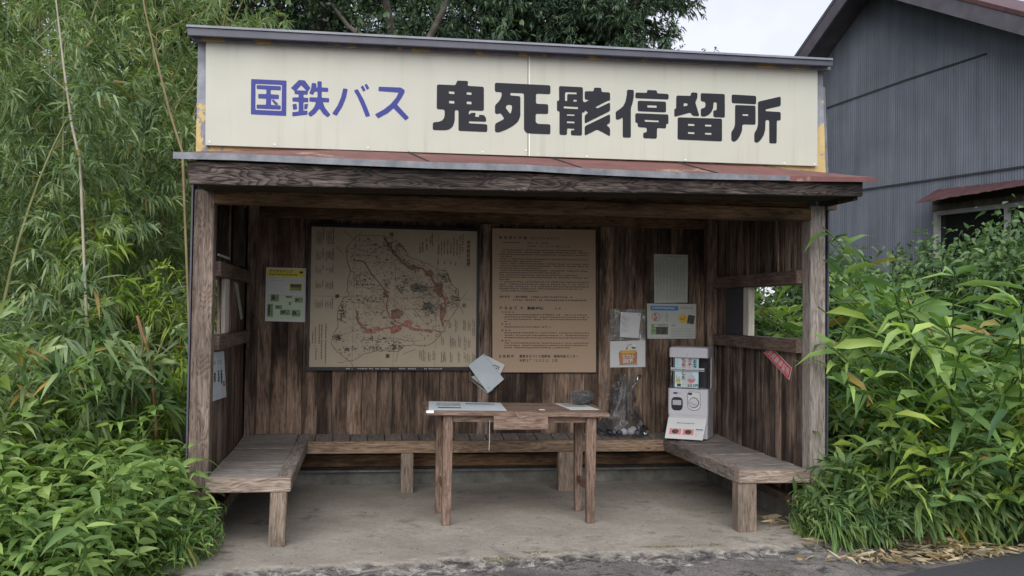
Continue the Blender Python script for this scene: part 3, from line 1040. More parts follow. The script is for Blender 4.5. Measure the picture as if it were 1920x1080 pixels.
BLUE = [  # from (440,120)
    [(165, 150), (518, 166), (515, 518), (162, 502)], [(208, 197), (473, 209), (469, 470), (207, 458)],
    [(220, 210), (462, 222), (461, 262), (360, 258), (360, 302), (443, 308), (441, 351), (365, 348), (362, 409), (460, 414), (460, 455), (218, 444), (220, 405), (313, 408), (315, 346), (235, 343), (236, 299), (316, 301), (318, 254), (220, 248)],
    [(370, 364), (386, 353), (436, 400), (424, 408), (404, 406)],
    [(642, 160), (700, 163), (758, 240), (732, 272), (728, 307), (688, 303), (688, 335), (737, 340), (735, 382), (688, 380), (688, 468), (728, 465), (728, 505), (577, 523), (575, 482), (640, 474), (640, 377), (577, 374), (578, 334), (640, 333), (640, 302), (600, 300), (597, 268), (562, 240)],
    [(665, 212), (718, 266), (617, 262)],
    [(577, 403), (618, 396), (626, 450), (585, 458)], [(697, 402), (734, 398), (725, 448), (695, 452)],
    [(770, 190), (815, 192), (818, 235), (828, 235), (828, 172), (870, 174), (870, 235), (935, 238), (935, 278), (870, 275), (870, 337), (945, 342), (943, 383), (880, 380), (905, 440), (957, 505), (930, 533), (885, 500), (848, 445), (805, 495), (760, 528), (738, 508), (735, 492), (790, 440), (815, 380), (747, 374), (748, 332), (828, 335), (828, 275), (800, 276), (782, 310), (745, 292), (765, 245)],
    [(1085, 243), (1130, 250), (1115, 330), (1075, 430), (1018, 518), (975, 495), (1030, 415), (1065, 330)],
    [(1192, 265), (1230, 250), (1290, 355), (1330, 450), (1355, 518), (1312, 530), (1270, 420), (1225, 320)],
    [(1260, 228), (1283, 213), (1310, 262), (1286, 276)], [(1298, 208), (1320, 197), (1347, 242), (1322, 258)],
    [(1440, 227), (1660, 235), (1700, 260), (1698, 285), (1665, 345), (1623, 405), (1743, 535), (1708, 565), (1588, 442), (1530, 492), (1435, 543), (1402, 503), (1490, 455), (1560, 400), (1615, 335), (1640, 285), (1438, 270)]]


def sign_letters(polys, ox, oy, r, m):
    P = []
    for i, poly in enumerate(polys):
        small = max(q[0] for q in poly) - min(q[0] for q in poly) < 150 and max(q[1] for q in poly) - min(q[1] for q in poly) < 60
        w_ = [at_y(ox + a / 5.3333, oy + b / 5.3333, ys - .001) for a, b in poly]
        P.append(fillet([(q.x, q.z) for q in w_], .0008 if small else r))
    vs, fs = flat_curve_mesh(P, .0008)
    MB().add([(q.x, ys - .0012 + q.z, q.y) for q in vs], fs).build('lettering', m, sg)


sign_letters(BLK6, 800, 120, .011, 'ink_black')
sign_letters(BLK7, 1140, 140, .011, 'ink_black')
sign_letters(BLUE, 440, 120, .005, 'ink_blue')

wood('bench_beam', 'x', (.035, .022, .015), (.17, .115, .075), (.32, .235, .165), stain=.5, ring=20, fine=90, stain_scale=1.5, ringamt=.75, bump=.7, knots=1.0)
# ------------------------------------------------------------------ U-shaped bench
bn = thing('bench', (0, .7, 0), 'U-shaped grey timber bench running round the three inner walls of the shelter', 'bench')
MB().box(-1.757, -1.305, -.13, -.075, .298, .373).build('front_board', 'bench_wood_x', bn, .004)
MB().box(1.312, 1.765, -.032, .025, .292, .368).build('front_board', 'bench_wood_x', bn, .004)
MB().box(-1.385, -1.305, -.0745, 1.378, .298, .373).build('edge_beam', 'bench_wood_y', bn, .005)
MB().hexa([(1.312, .0255, .288), (1.385, .0255, .292), (1.385, 1.378, .292), (1.296, 1.378, .284), (1.305, .0255, .366), (1.385, .0255, .369), (1.385, 1.378, .369), (1.285, 1.378, .366)]).build('edge_beam', 'bench_wood_y', bn, .005)
MB().box(-1.384, 1.384, 1.379, 1.435, .282, .366).build('edge_beam', 'bench_beam', bn, .004)
for sgn, y0 in ((-1, -.0735), (1, .0265)):
    a, b = sorted((sgn * 1.386, sgn * 1.768))
    y = y0
    while y < 1.60:
        wd = min(.155 + random.uniform(-.02, .02), 1.632 - y)
        z = .366 + random.uniform(-.002, .003)
        r0, r1 = max(0, y - 1.2) * .07, max(0, y + wd - 1.2) * .07
        MB().hexa([(a, y + .001, z - .024 + r0), (b, y + .001, z - .024 + r0), (b, y + wd - .004, z - .024 + r1), (a, y + wd - .004, z - .024 + r1), (a, y + .001, z + r0), (b, y + .001, z + r0), (b, y + wd - .004, z + r1), (a, y + wd - .004, z + r1)]).build('seat_board', 'plank_grey_x', bn, .002)
        y += wd
x = -1.384
while x < 1.37:
    wd = min(.124, 1.384 - x)
    z = .361 + random.uniform(-.002, .002)
    MB().hexa([(x + .004, 1.4355, z - .022), (x + wd - .004, 1.4355, z - .022), (x + wd - .004, 1.634, z + .004), (x + .004, 1.634, z + .004), (x + .004, 1.4355, z), (x + wd - .004, 1.4355, z), (x + wd - .004, 1.634, z + .028), (x + .004, 1.634, z + .028)]).build('seat_board', 'plank_grey_y', bn, .002)
    x += wd
for x0, x1, y0, y1, zt, lean in ((-1.414, -1.326, -.128, -.045, .2975, -.006), (1.312, 1.428, -.025, .075, .2915, .002), (-.649, -.562, 1.37, 1.45, .2815, 0), (.497, .608, 1.372, 1.452, .2815, 0)):
    MB().hexa([(x0 + lean, y0, -.004), (x1 + lean, y0, -.004), (x1 + lean, y1, -.004), (x0 + lean, y1, -.004), (x0, y0, zt), (x1, y0, zt), (x1, y1, zt), (x0, y1, zt)]).build('leg', 'leg_wood', bn, .004)

# ------------------------------------------------------------------ table
tb = thing('table', (.03, .5, 0), 'old reddish brown wooden table with shallow drawer in the middle of the shelter', 'table')
MB().hexa([(-.542, .268, .672), (.590, .262, .655), (.592, .742, .668), (-.545, .748, .682), (-.542, .268, .700), (.590, .262, .683), (.592, .742, .696), (-.545, .748, .710)]).build('tabletop', 'table_wood_x', tb, .004)
for (x0, x1, y0, y1, zt, s) in ((-.433, -.384, .300, .348, .671, -.004), (.455, .508, .296, .344, .655, .004), (-.448, -.402, .665, .715, .675, -.004), (.462, .508, .66, .71, .664, .004)):
    MB().hexa([(x0 + s, y0, .0), (x1 + s * .2, y0, .0), (x1 + s * .2, y1, .0), (x0 + s, y1, .0), (x0 - .006, y0, zt), (x1 + .006, y0, zt), (x1 + .006, y1, zt), (x0 - .006, y1, zt)]).build('leg', 'table_wood_z', tb, .003)
MB().hexa([(-.378, .312, .628), (.450, .312, .618), (.450, .334, .618), (-.378, .334, .628), (-.378, .312, .669), (.450, .312, .655), (.450, .334, .655), (-.378, .334, .669)]).build('apron', 'table_wood_x', tb, .002)
MB().box(-.396, .458, .680, .70, .60, .663).build('apron', 'table_wood_x', tb, .002)
MB().box(-.425, -.403, .349, .664, .60, .668).build('apron', 'table_wood_y', tb, .002)
MB().box(.472, .494, .345, .659, .60, .655).build('apron', 'table_wood_y', tb, .002)
MB().box(-.430, -.406, .349, .664, .195, .240).build('stretcher', 'table_wood_y', tb, .002)
MB().box(.472, .496, .345, .659, .190, .235).build('stretcher', 'table_wood_y', tb, .002)
for x0, x1 in ((-.422, -.405), (.475, .490)):
    MB().box(x0, x1, .2965, .3005, .19, .24).build('tenon', 'table_wood_z', tb)
dr = MB().box(-.136, .199, .252, .268, .585, .6695).build('drawer', 'table_wood_x', tb, .002)
MB().box(-.12, .185, .2695, .31, .60, .652).build('drawer_box', 'table_wood_y', dr)
MB().tube([(-.155, .29, .64), (-.157, .291, .60), (-.156, .289, .52), (-.158, .29, .455)], .0022, 5).build('string', 'string_pale', tb)
MB().tube([(.0, .25, .69), (.02, .246, .665), (.035, .247, .655), (.05, .246, .668)], .0012, 5).build('string', 'string_pale', tb)
MB().box(-.545, -.50, .2585, .2665, .686, .7025).build('tape_patch', 'tape_white', tb)


def paper(name, corners, toward, base_m, label, cat, group=None, thick=.002):
    s = Sheet(*corners, toward, thick)
    c = sum(s.c, Vector()) / 4
    t_ = thing(name, c, label, cat, group)
    s.base('sheet', base_m, t_)
    return s, t_


NM = {'ink_black': 'lettering', 'ink_dark': 'lettering', 'ink_grey': 'fine_print', 'ink_red': 'red_print', 'ink_blue': 'blue_print', 'paper_white': 'white_print'}


def tz(x, y):   # height of the table surface
    return .7005 - (x + .54) * .0150 + (y - .268) * .0208


s, t_ = paper('paper_sheet', [(-.50, .735, tz(-.5, .735) + .004), (-.035, .70, tz(-.035, .70) + .004), (-.05, .30, tz(-.05, .30) + .004), (-.53, .275, tz(-.53, .275) + .004)], (0, 0, 1), 'paper_blue', 'wide pale laminated sheet lying on the left half of the table', 'paper')
s.rect('ink_dark', .12, .70, .42, .80); s.rect('ink_grey', .5, .15, .9, .3); s.scrawl('ink_grey', .1, .2, .45, .6, .03, .06)
s.finish(t_, NM)
s, t_ = paper('paper_sheet', [(.33, .73, tz(.33, .73) + .003), (.52, .72, tz(.52, .72) + .003), (.56, .42, tz(.56, .42) + .003), (.37, .40, tz(.37, .40) + .003)], (0, 0, 1), 'paper_white', 'white sheet of paper lying near the right end of the table', 'paper')
s.scrawl('ink_grey', .1, .1, .9, .6, .05, .05)
s.finish(t_, NM)
s, t_ = paper('paper_slip', [(.165, .40, tz(.165, .40) + .003), (.20, .40, tz(.2, .4) + .003), (.20, .36, tz(.2, .36) + .003), (.165, .36, tz(.165, .36) + .003)], (0, 0, 1), 'paper_white', 'tiny square white slip in the middle of the tabletop', 'paper')

# ball of wire on the table
mb = MB()
c0 = Vector((.665, .70, 0)); c0 = Vector((.50, .655, tz(.5, .655) + .052))
for k in range(70):
    a = Vector((random.gauss(0, 1), random.gauss(0, 1), random.gauss(0, 1))).normalized()
    b = a.orthogonal().normalized()
    b.rotate(Matrix.Rotation(random.uniform(0, 6.28), 3, a))
    c = a.cross(b)
    r = random.uniform(.55, 1.0)
    off = Vector((random.gauss(0, .012), random.gauss(0, .01), random.gauss(0, .005)))
    pts = []
    for i in range(9):
        t = i * .75
        q = (b * math.cos(t) + c * math.sin(t)) * r + a * .25
        pts.append(c0 + off + Vector((q.x * .072, q.y * .055, q.z * .046)))
    mb.tube(pts, .0012, 3, False)
tag(mb.build('wire_ball', 'wire_grey', origin=c0 - Vector((0, 0, .05))), 'crumpled ball of fine grey wire at the back right corner of the tabletop', 'wire ball')

# ------------------------------------------------------------------ village map board
nb = thing('map_board', (-.71, D - .02, .86), 'large black framed board with an old hand drawn village map', 'notice board')
yb = D - .028
P4 = [at_y(584.5, 425, yb), at_y(895, 434, yb), at_y(892, 688, yb), at_y(579.5, 688, yb)]
fr = [at_y(580, 419, yb), at_y(900, 428.5, yb), at_y(897, 694.5, yb), at_y(574.5, 694.5, yb)]
o_, i_ = fr, P4
for k in range(4):
    k2 = (k + 1) % 4
    q = [o_[k], o_[k2], i_[k2], i_[k]]
    MB().slab([p + Vector((0, -.012, 0)) for p in q], (0, .034, 0)).build('frame', 'black_frame', nb)
s = Sheet(*P4, (0, -1, 0), .01)
s.base('map_panel', 'map_paper', nb)


def mpt(x, y):
    return ((x - 44) / 1164, (y - 68) / 966)


def wig(pts, n=4, a=5):
    out = []
    for i in range(len(pts) - 1):
        for k in range(n):
            t = k / n
            x = pts[i][0] * (1 - t) + pts[i + 1][0] * t
            y = pts[i][1] * (1 - t) + pts[i + 1][1] * t
            if k:
                x += random.uniform(-a, a); y += random.uniform(-a, a)
            out.append((x, y))
    return out + [pts[-1]]


def mline(key, pts, wd, layer, a=5):
    s.line(key, [mpt(*q) for q in wig(pts, 4, a)], wd, layer)


def mblob(key, cx, cy, rx, ry, layer):
    s.poly(key, [mpt(cx + rx * math.cos(t) * random.uniform(.65, 1.15), cy + ry * math.sin(t) * random.uniform(.65, 1.15)) for t in np.linspace(0, 2 * math.pi, 15)[:-1]], layer)


OUT = [(330, 150), (360, 125), (440, 120), (545, 118), (600, 135), (650, 165), (700, 215), (720, 260), (790, 285), (860, 305), (920, 345), (985, 350), (1010, 400), (1030, 450), (1075, 485), (1085, 560), (1075, 620), (1030, 680), (1000, 720), (985, 770), (935, 830), (905, 860), (860, 885), (780, 880), (700, 885), (660, 925), (560, 920), (500, 925), (430, 940), (380, 970), (325, 995), (270, 960), (210, 905), (190, 865), (205, 810), (235, 760), (232, 690), (240, 620), (270, 560), (310, 540), (295, 490), (300, 430), (315, 370), (295, 300), (283, 230), (300, 190), (330, 150)]
for q in ([(40, 545), (1205, 558)], [(635, 80), (622, 1034)], [(345, 75), (338, 1034)], [(930, 85), (915, 1034)]):
    s.line('map_crease', [mpt(*p) for p in q], .0035, 1)
mline('map_rust', [(330, 290), (400, 300), (440, 350), (500, 430), (560, 500), (580, 550), (570, 610), (590, 680), (640, 720), (700, 735), (760, 775), (860, 770), (950, 785)], .009, 1.3)
mline('map_rust', [(545, 130), (580, 190), (640, 260), (700, 320), (760, 335), (820, 340), (870, 380), (915, 450), (950, 500), (985, 560), (985, 640), (960, 700), (970, 750)], .017, 1.6)
mline('map_rust', [(360, 640), (370, 700), (400, 760), (450, 780)], .016, 1.9)
mline('map_red', [(410, 790), (520, 775), (600, 760), (700, 740), (790, 770), (900, 785)], .012, 2.2)
for k in range(46):      # soft broken washes of colour along the roads
    t_q = random.random()
    px_, py_ = random.choice([(420 + 480 * t_q, 788 - 40 * math.sin(3 * t_q)), (560 + 60 * t_q, 500 + 230 * t_q), (360 + 90 * t_q, 660 + 120 * t_q), (760 + 220 * t_q, 335 + 230 * t_q), (985 - 20 * t_q, 560 + 180 * t_q), (560 + 180 * t_q, 160 + 160 * t_q)])
    mblob(random.choice(['map_red', 'map_rust', 'map_rust']), px_ + random.gauss(0, 14), py_ + random.gauss(0, 12), random.uniform(6, 17), random.uniform(5, 12), 2.3 + .012 * k)
for cx, cy, rx, ry in ((455, 783, 34, 20), (640, 768, 42, 26), (722, 728, 32, 30), (505, 768, 30, 18), (620, 790, 26, 14)):
    mblob('map_red', cx, cy, rx, ry, 2.5 + .3 * random.random())
for cx, cy, rx, ry in ((935, 480, 40, 48), (870, 375, 35, 30), (640, 665, 50, 40), (962, 650, 22, 60), (750, 335, 40, 20), (560, 520, 20, 26)):
    mblob('map_rust', cx, cy, rx, ry, 2.9 + .3 * random.random())
for cx, cy, rx, ry in ((610, 725, 25, 22), (800, 480, 110, 60), (860, 600, 70, 60), (560, 690, 40, 14)):
    mblob('map_green', cx, cy, rx * .6, ry * .5, 3.3 + .3 * random.random())
mline('ink_brown', OUT, .003, 3.8, 4)
for q in ([(340, 180), (420, 190), (500, 190), (560, 210), (620, 230)], [(310, 240), (400, 260), (470, 260), (520, 290)], [(330, 400), (400, 390), (470, 390)], [(350, 480), (440, 488), (540, 490)], [(320, 590), (400, 590), (470, 620), (560, 640)], [(420, 650), (500, 660), (560, 640)],
          [(600, 300), (640, 350), (700, 370), (780, 350)], [(640, 560), (680, 640), (740, 700)], [(760, 620), (820, 700), (880, 730)], [(240, 830), (330, 790), (400, 770)], [(400, 840), (480, 850), (560, 830), (700, 850), (820, 850)], [(470, 480), (540, 560), (575, 640)], [(900, 420), (940, 540), (930, 640)], [(545, 95), (550, 140), (600, 200), (690, 300), (780, 330)], [(800, 320), (880, 350), (930, 420), (1000, 540), (1000, 680)]):
    mline('ink_brown', q, .0018, 4.1 + .02 * random.random(), 7)
for q in ([(265, 85), (330, 145)], [(400, 85), (345, 140)], [(215, 205), (265, 250)], [(1140, 500), (1085, 570)], [(1060, 560), (1120, 660)], [(1000, 785), (940, 790)], [(240, 1005), (320, 990)], [(640, 1000), (660, 920)], [(690, 945), (780, 910)], [(345, 1030), (320, 985)]):
    mline('ink_brown', q, .0022, 4.2, 2)


for k in range(70):      # fine valley and ridge lines
    x_, y_ = random.uniform(230, 1040), random.uniform(150, 930)
    a_ = random.uniform(0, 6.28)
    q_ = [(x_, y_)]
    for j in range(4):
        a_ += random.gauss(0, .5)
        q_.append((q_[-1][0] + 26 * math.cos(a_), q_[-1][1] + 20 * math.sin(a_)))
    if all(230 < p[0] < 1000 and 150 < p[1] < 900 and not (p[0] > 640 + (p[1] - 150) and p[1] < 420) for p in q_):
        mline(random.choice(['ink_brown', 'map_rust']), q_, .0016, 4.25 + .002 * k, 4)


def inside(x, y, poly=OUT):
    r = False
    for (x0, y0), (x1, y1) in zip(poly[:-1], poly[1:]):
        if (y0 > y) != (y1 > y) and x < (x1 - x0) * (y - y0) / (y1 - y0) + x0:
            r = not r
    return r


def tree_mark(x, y, r, key):
    lay = 4.5 + random.random() * .8
    for k in range(3):
        dx, dy = random.uniform(-r, r), random.uniform(-r, r) * .7
        a = random.uniform(0, 3.1)
        w2 = r * random.uniform(.25, .6)
        s.poly(key, [mpt(x + dx - math.cos(a) * r * .7, y + dy - math.sin(a) * r * .7), mpt(x + dx + math.sin(a) * w2, y + dy - math.cos(a) * w2), mpt(x + dx + math.cos(a) * r * .7, y + dy + math.sin(a) * r * .7), mpt(x + dx - math.sin(a) * w2 * .4, y + dy + math.cos(a) * w2 * .4)], lay + k * .1)


n = 0
while n < 900:
    x, y = random.uniform(190, 1085), random.uniform(110, 990)
    if inside(x, y):
        tree_mark(x, y, random.uniform(3, 7), random.choice(['ink_brown', 'map_rust', 'map_green', 'ink_dark']))
        n += 1
for (cx, cy, sx, sy, k) in ((840, 500, 95, 60, 55), (870, 620, 60, 45, 60), (720, 430, 70, 45, 25), (670, 490, 20, 25, 10), (265, 660, 18, 60, 26), (235, 830, 22, 22, 16), (310, 910, 50, 18, 12), (650, 890, 50, 26, 26), (500, 905, 80, 14, 16), (660, 190, 50, 40, 20), (980, 400, 40, 40, 26), (1050, 560, 26, 50, 26), (570, 460, 16, 28, 10), (450, 570, 90, 24, 20), (480, 840, 90, 20, 16), (400, 440, 50, 40, 16)):
    for _ in range(int(k * 3.4)):
        x, y = random.gauss(cx, sx * .75), random.gauss(cy, sy * .6)
        if inside(x, y):
            tree_mark(x, y, random.uniform(3.5, 7), random.choice(['ink_dark', 'ink_dark', 'ink_brown', 'map_green']))


def vcol(x, y0, y1, wpx, key='ink_dark', fill=.95):
    a, b = mpt(x, y0), mpt(x + wpx, y1)
    s.scrawl(key, a[0], a[1], b[0], b[1], (b[0] - a[0]) * .999, wpx / 966 * 1.05, fill, 5.6)


for y0, y1 in ((82, 200), (225, 310), (342, 395), (442, 510), (570, 645)):
    for j, x in enumerate((78, 88, 98, 108)):
        vcol(x, y0 + 18 * (j > 0), y1 - random.uniform(0, 20), 7, 'ink_dark')
    vcol(122, y0 - 8, y1 - 25, 9)
    for x in (146, 157, 168, 178):
        vcol(x, y0 + 10, y1 - random.uniform(0, 25), 7, 'ink_dark')
    vcol(190, y0 - 10, y1 - 5, 10)
for x, y0, y1 in ((795, 165, 245), (815, 155, 225), (842, 130, 215), (868, 115, 170), (882, 88, 190), (928, 170, 250), (948, 150, 250), (968, 140, 240), (992, 130, 235), (1015, 155, 240), (1036, 115, 260), (1058, 130, 250), (1080, 100, 265), (1100, 90, 225), (925, 275, 312), (970, 285, 310), (1015, 285, 312), (1050, 290, 315)):
    vcol(x, y0, y1, 11)
for x, y0, y1 in ((60, 780, 880), (78, 760, 900), (105, 740, 880), (122, 740, 990), (150, 735, 1010), (85, 900, 985), (42, 855, 905)):
    vcol(x, y0, y1, 10)
for x0, y0, y1 in ((1010, 705, 770), (1055, 695, 790), (1115, 690, 780), (1150, 710, 780), (1180, 695, 820), (960, 820, 880), (1022, 815, 900), (1045, 830, 890), (1080, 810, 900), (1120, 820, 920), (1150, 830, 900), (805, 910, 990), (830, 910, 1000), (868, 930, 1000), (900, 920, 990), (960, 930, 1010), (978, 925, 1000), (1022, 930, 1010), (1078, 925, 1010), (1120, 930, 1000), (1145, 935, 1005), (1182, 935, 1015)):
    vcol(x0, y0, y1, 8, random.choice(['ink_dark', 'ink_brown']))
    vcol(x0 + 12, y0 + 15, y1, 7, 'ink_brown')
cu, cv = 27 / 1164, 29 / 966
for k, ch in enumerate('鬼死骸村絵図'):
    a = mpt(1133, 135 + k * 31)
    s.text('ink_dark', ch, a[0], a[1], cu, cv, bold=.015, layer=5.9)
for ch, x, y in (('西', 583, 92), ('北', 1103, 580), ('東', 568, 942), ('南', 212, 530)):
    a = mpt(x, y)
    s.text('ink_dark', ch, a[0], a[1], 32 / 1164, 32 / 966, bold=.02, layer=5.9)
s.finish(nb, {'map_rust': 'road_drawing', 'map_red': 'road_drawing', 'map_green': 'hill_drawing', 'map_crease': 'fold_crease', 'ink_brown': 'line_drawing', 'ink_dark': 'brush_writing'})
s2 = Sheet(at_y(579.5, 688.4, yb - .0126), at_y(892, 688.4, yb - .0126), at_y(892, 694.2, yb - .0126), at_y(579.5, 694.2, yb - .0126), (0, -1, 0))
for u0, u1 in ((.215, .26), (.285, .38), (.39, .48), (.53, .575), (.585, .64), (.685, .80)):
    s2.scrawl('paper_grey', u0, .25, u1, .80, .0085, .55, .95, 1)
s2.finish(nb, {'paper_grey': 'caption'})

# ------------------------------------------------------------------ information board
ib = thing('information_board', (.42, D - .02, .85), 'tall tan information board with printed village history right of the map', 'notice board')
P4 = [at_y(923, 428, yb), at_y(1116.5, 431, yb), at_y(1117.5, 698, yb), at_y(923.5, 698, yb)]
fr = [at_y(921.5, 426.5, yb), at_y(1118, 429.5, yb), at_y(1119, 699.5, yb), at_y(922, 699.5, yb)]
s = Sheet(*P4, (0, -1, 0), .012)
s.base('panel', 'info_tan', ib)
MB().slab([p + Vector((0, .003, 0)) for p in fr], (0, .02, 0)).build('frame', 'black_frame', ib)


def itx(txt, x, y, pitch, h, bold=.012):
    s.text('ink_dark', txt, (x - 52) / 743, (y - 30) / 1045, h * .95 / 743, h / 1045, pitch / 743, bold=bold)


def isc(x0, x1, y, h=12, cw=11.5):
    s.scrawl('ink_dark', (x0 - 52) / 743, (y - 30) / 1045, (x1 - 52) / 743, (y + h - 30) / 1045 + 1e-6, cw / 743, h * .999 / 1045, .94)


itx('鬼死骸村絵図', 100, 85, 35, 24, .02)
itx('（おにしがいむらえず）', 308, 87, 22, 21)
isc(120, 262, 126, 13, 13); itx('文化１５年', 300, 125, 16, 16); isc(400, 470, 127, 12, 14)
isc(298, 375, 150, 13, 13); itx('縦１７０ｃｍ　横１３０ｃｍ', 392, 148, 17, 17)
y = 180
for k, (a, b) in enumerate(((112, 700), (112, 750), (100, 752), (100, 195), (112, 752), (100, 405), (100, 752), (100, 752), (100, 405), (112, 740), (100, 540), (100, 665), (100, 752), (100, 190), (112, 752), (100, 750), (100, 752), (100, 715), (112, 380))):
    isc(a, b, y); y += 16.6
itx('資料提供', 102, 518, 19, 18); itx('一関市博物館', 200, 518, 17, 18); isc(325, 640, 520, 14, 15)
isc(198, 740, 543, 14, 14)
itx('村名由来', 102, 596, 34, 25, .02); isc(250, 400, 600, 18, 24); itx('真柴村誌', 300, 596, 31, 25, .02); itx('抜粋', 500, 602, 26, 17)
for txt, yy in (('鬼死骸村', 632), ('牧沢村', 719), ('真柴村', 764), ('真滝村', 838)):
    itx(txt, 115, yy, 25, 15)
for a, b, yy in ((136, 745, 651), (136, 748, 668), (136, 745, 685), (136, 165, 701), (136, 470, 740), (136, 750, 783), (136, 752, 801), (136, 735, 819), (136, 748, 857), (136, 742, 874), (136, 610, 891)):
    isc(a, b, yy)
itx('企画制作', 95, 947, 29, 23, .02)
itx('真柴まちづくり協議会・真柴市民センター', 242, 947, 22.4, 23, .02)
itx('令和３年（２０２１）２月', 242, 978, 23, 23, .02)
s.finish(ib, {'ink_dark': 'lettering'})

# ------------------------------------------------------------------ papers on the back wall
yw = D - .004


def wallpaper(name, px, base_m, label, cat, y=yw):
    return paper(name, [at_y(a, b, y) for a, b in px], (0, -1, 0), base_m, label, cat)


s, t_ = wallpaper('poster', [(499, 501), (574, 503), (572, 604), (497, 602)], 'paper_white', 'poster with yellow heading and small green pictures left of the map', 'poster')
s.rect('print_yellow', .02, .035, .96, .17)
s.text('ink_dark', 'デジタルマップ', .08, .035, .085, .062, bold=.02, layer=2)
s.scrawl('ink_dark', .08, .108, .80, .155, .055, .045, layer=2)
s.rect('ink_dark', .84, .06, .92, .10, 2)
s.scrawl('ink_grey', .07, .19, .28, .21, .02, .016); s.scrawl('ink_grey', .1, .235, .45, .25, .02, .012); s.scrawl('ink_grey', .62, .235, .9, .25, .02, .012)
s.rect('print_yellow', .58, .28, .92, .435); s.rect('print_dark', .61, .30, .89, .42, 2); s.rect('print_green', .61, .36, .89, .42, 3)
s.scrawl('ink_grey', .6, .45, .92, .47, .02, .014)
s.rect('print_pale_green', .05, .50, .94, .95, 1)
for u0, v0, u1, v1 in ((.13, .50, .33, .63), (.73, .55, .93, .64), (.05, .68, .19, .92), (.25, .70, .42, .77), (.37, .78, .62, .88), (.66, .78, .88, .90), (.5, .52, .66, .56), (.58, .63, .64, .69)):
    s.rect('print_green', u0, v0, u1, v1, 2)
    s.rect('print_dark', u0 + .02, v0 + .02, (u0 + u1) / 2, v1 - .03, 3)
s.finish(t_, {**NM, 'print_yellow': 'yellow_heading', 'print_green': 'picture', 'print_dark': 'picture', 'print_pale_green': 'picture'})

s, t_ = wallpaper('timetable', [(1226, 476), (1290, 478), (1289, 567), (1227, 568)], 'paper_grey', 'narrow grey timetable sheet above the blue headed notice', 'timetable')
s.scrawl('ink_dark', .33, .03, .97, .055, .03, .022); s.scrawl('ink_grey', .05, .075, .4, .095, .03, .02); s.scrawl('ink_grey', .55, .07, .95, .09, .03, .02)
for k in range(9):
    s.scrawl('ink_grey', .06 + k * .10, .12, .06 + k * .10 + .055, .96, .018, .021, .85)
for k in range(10):
    s.line('ink_grey', [(.04 + k * .1, .11), (.04 + k * .1, .97)], .0007, 2)
for k in range(6):
    s.line('ink_grey', [(.04, .11 + k * .17), (.95, .11 + k * .17)], .0007, 3)
s.finish(t_, NM)

s, t_ = wallpaper('notice', [(1213, 569), (1305, 570), (1304, 635), (1214, 635)], 'paper_grey', 'landscape notice with a blue heading bar and red round stamp', 'notice', yw - .002)
s.rect('print_blue', .07, .065, .64, .195)
s.scrawl('paper_white', .10, .09, .60, .17, .022, .07, layer=2)
s.scrawl('ink_grey', .68, .08, .96, .17, .02, .035)
for rr, key, ly in ((.088, 'ink_red', 1), (.078, 'paper_grey', 2)):
    s.poly(key, [(.18 + rr * math.cos(t), .385 + rr * 1.4 * math.sin(t)) for t in np.linspace(0, 6.283, 25)[:-1]], ly)
s.text('ink_red', '鬼', .135, .28, .055, .09, bold=.02, layer=3); s.text('ink_red', '死', .165, .37, .055, .09, bold=.02, layer=3); s.text('ink_red', '骸', .135, .40, .05, .09, bold=.02, layer=3)
s.poly('print_amber', [(.735 + .095 * math.cos(t), .43 + .135 * math.sin(t)) for t in np.linspace(0, 6.283, 25)[:-1]])
s.scrawl('ink_brown', .67, .37, .80, .48, .02, .05, layer=2)
s.poly('print_dark', [(.845, .31), (.985, .34), (.955, .59), (.815, .56)], 2)
s.rect('print_green', .08, .58, .43, .88); s.rect('print_dark', .18, .66, .42, .88, 2); s.rect('paper_grey', .14, .60, .41, .66, 3); s.scrawl('ink_dark', .2, .61, .38, .65, .018, .04, layer=4)
s.scrawl('ink_grey', .38, .26, .44, .52, .025, .05, .7); s.scrawl('ink_grey', .53, .26, .58, .52, .025, .05, .7)
for vv in (.70, .75, .80, .86, .92):
    s.scrawl('ink_grey', .48, vv, .94, vv + .03, .016, .028, .9)
s.line('ink_grey', [(.48, .58), (.61, .58), (.61, .66), (.48, .66), (.48, .58)], .001); s.scrawl('ink_dark', .50, .60, .59, .65, .02, .04)
s.finish(t_, {**NM, 'print_blue': 'blue_heading', 'print_amber': 'round_badge', 'print_dark': 'picture', 'print_green': 'picture', 'paper_grey': 'white_print'})

sl = thing('document_sleeve', at_y(1177, 638, yw), 'greyish clear plastic document sleeve pinned between the notices', 'document sleeve')
MB().slab([at_y(1142, 638, yw), at_y(1210, 638, yw), at_y(1210, 580, yw), at_y(1144, 579, yw)], (0, -.002, 0)).build('sleeve', 'sleeve_film', sl)
s, t_ = wallpaper('leaflet', [(1164, 585), (1202, 587), (1197, 634), (1162, 632)], 'paper_white', 'folded white leaflet held in the clear plastic sleeve', 'leaflet', yw - .012)
s.poly('tape_white', [(0, 0), (.12, .0), (.03, .13)], 2)
s.scrawl('ink_grey', .1, .15, .5, .8, .06, .04, .35); s.poly('ink_dark', [(.88, .04), (.94, .05), (.92, .10)], 2)
s.finish(t_, {**NM, 'tape_white': 'tape'})

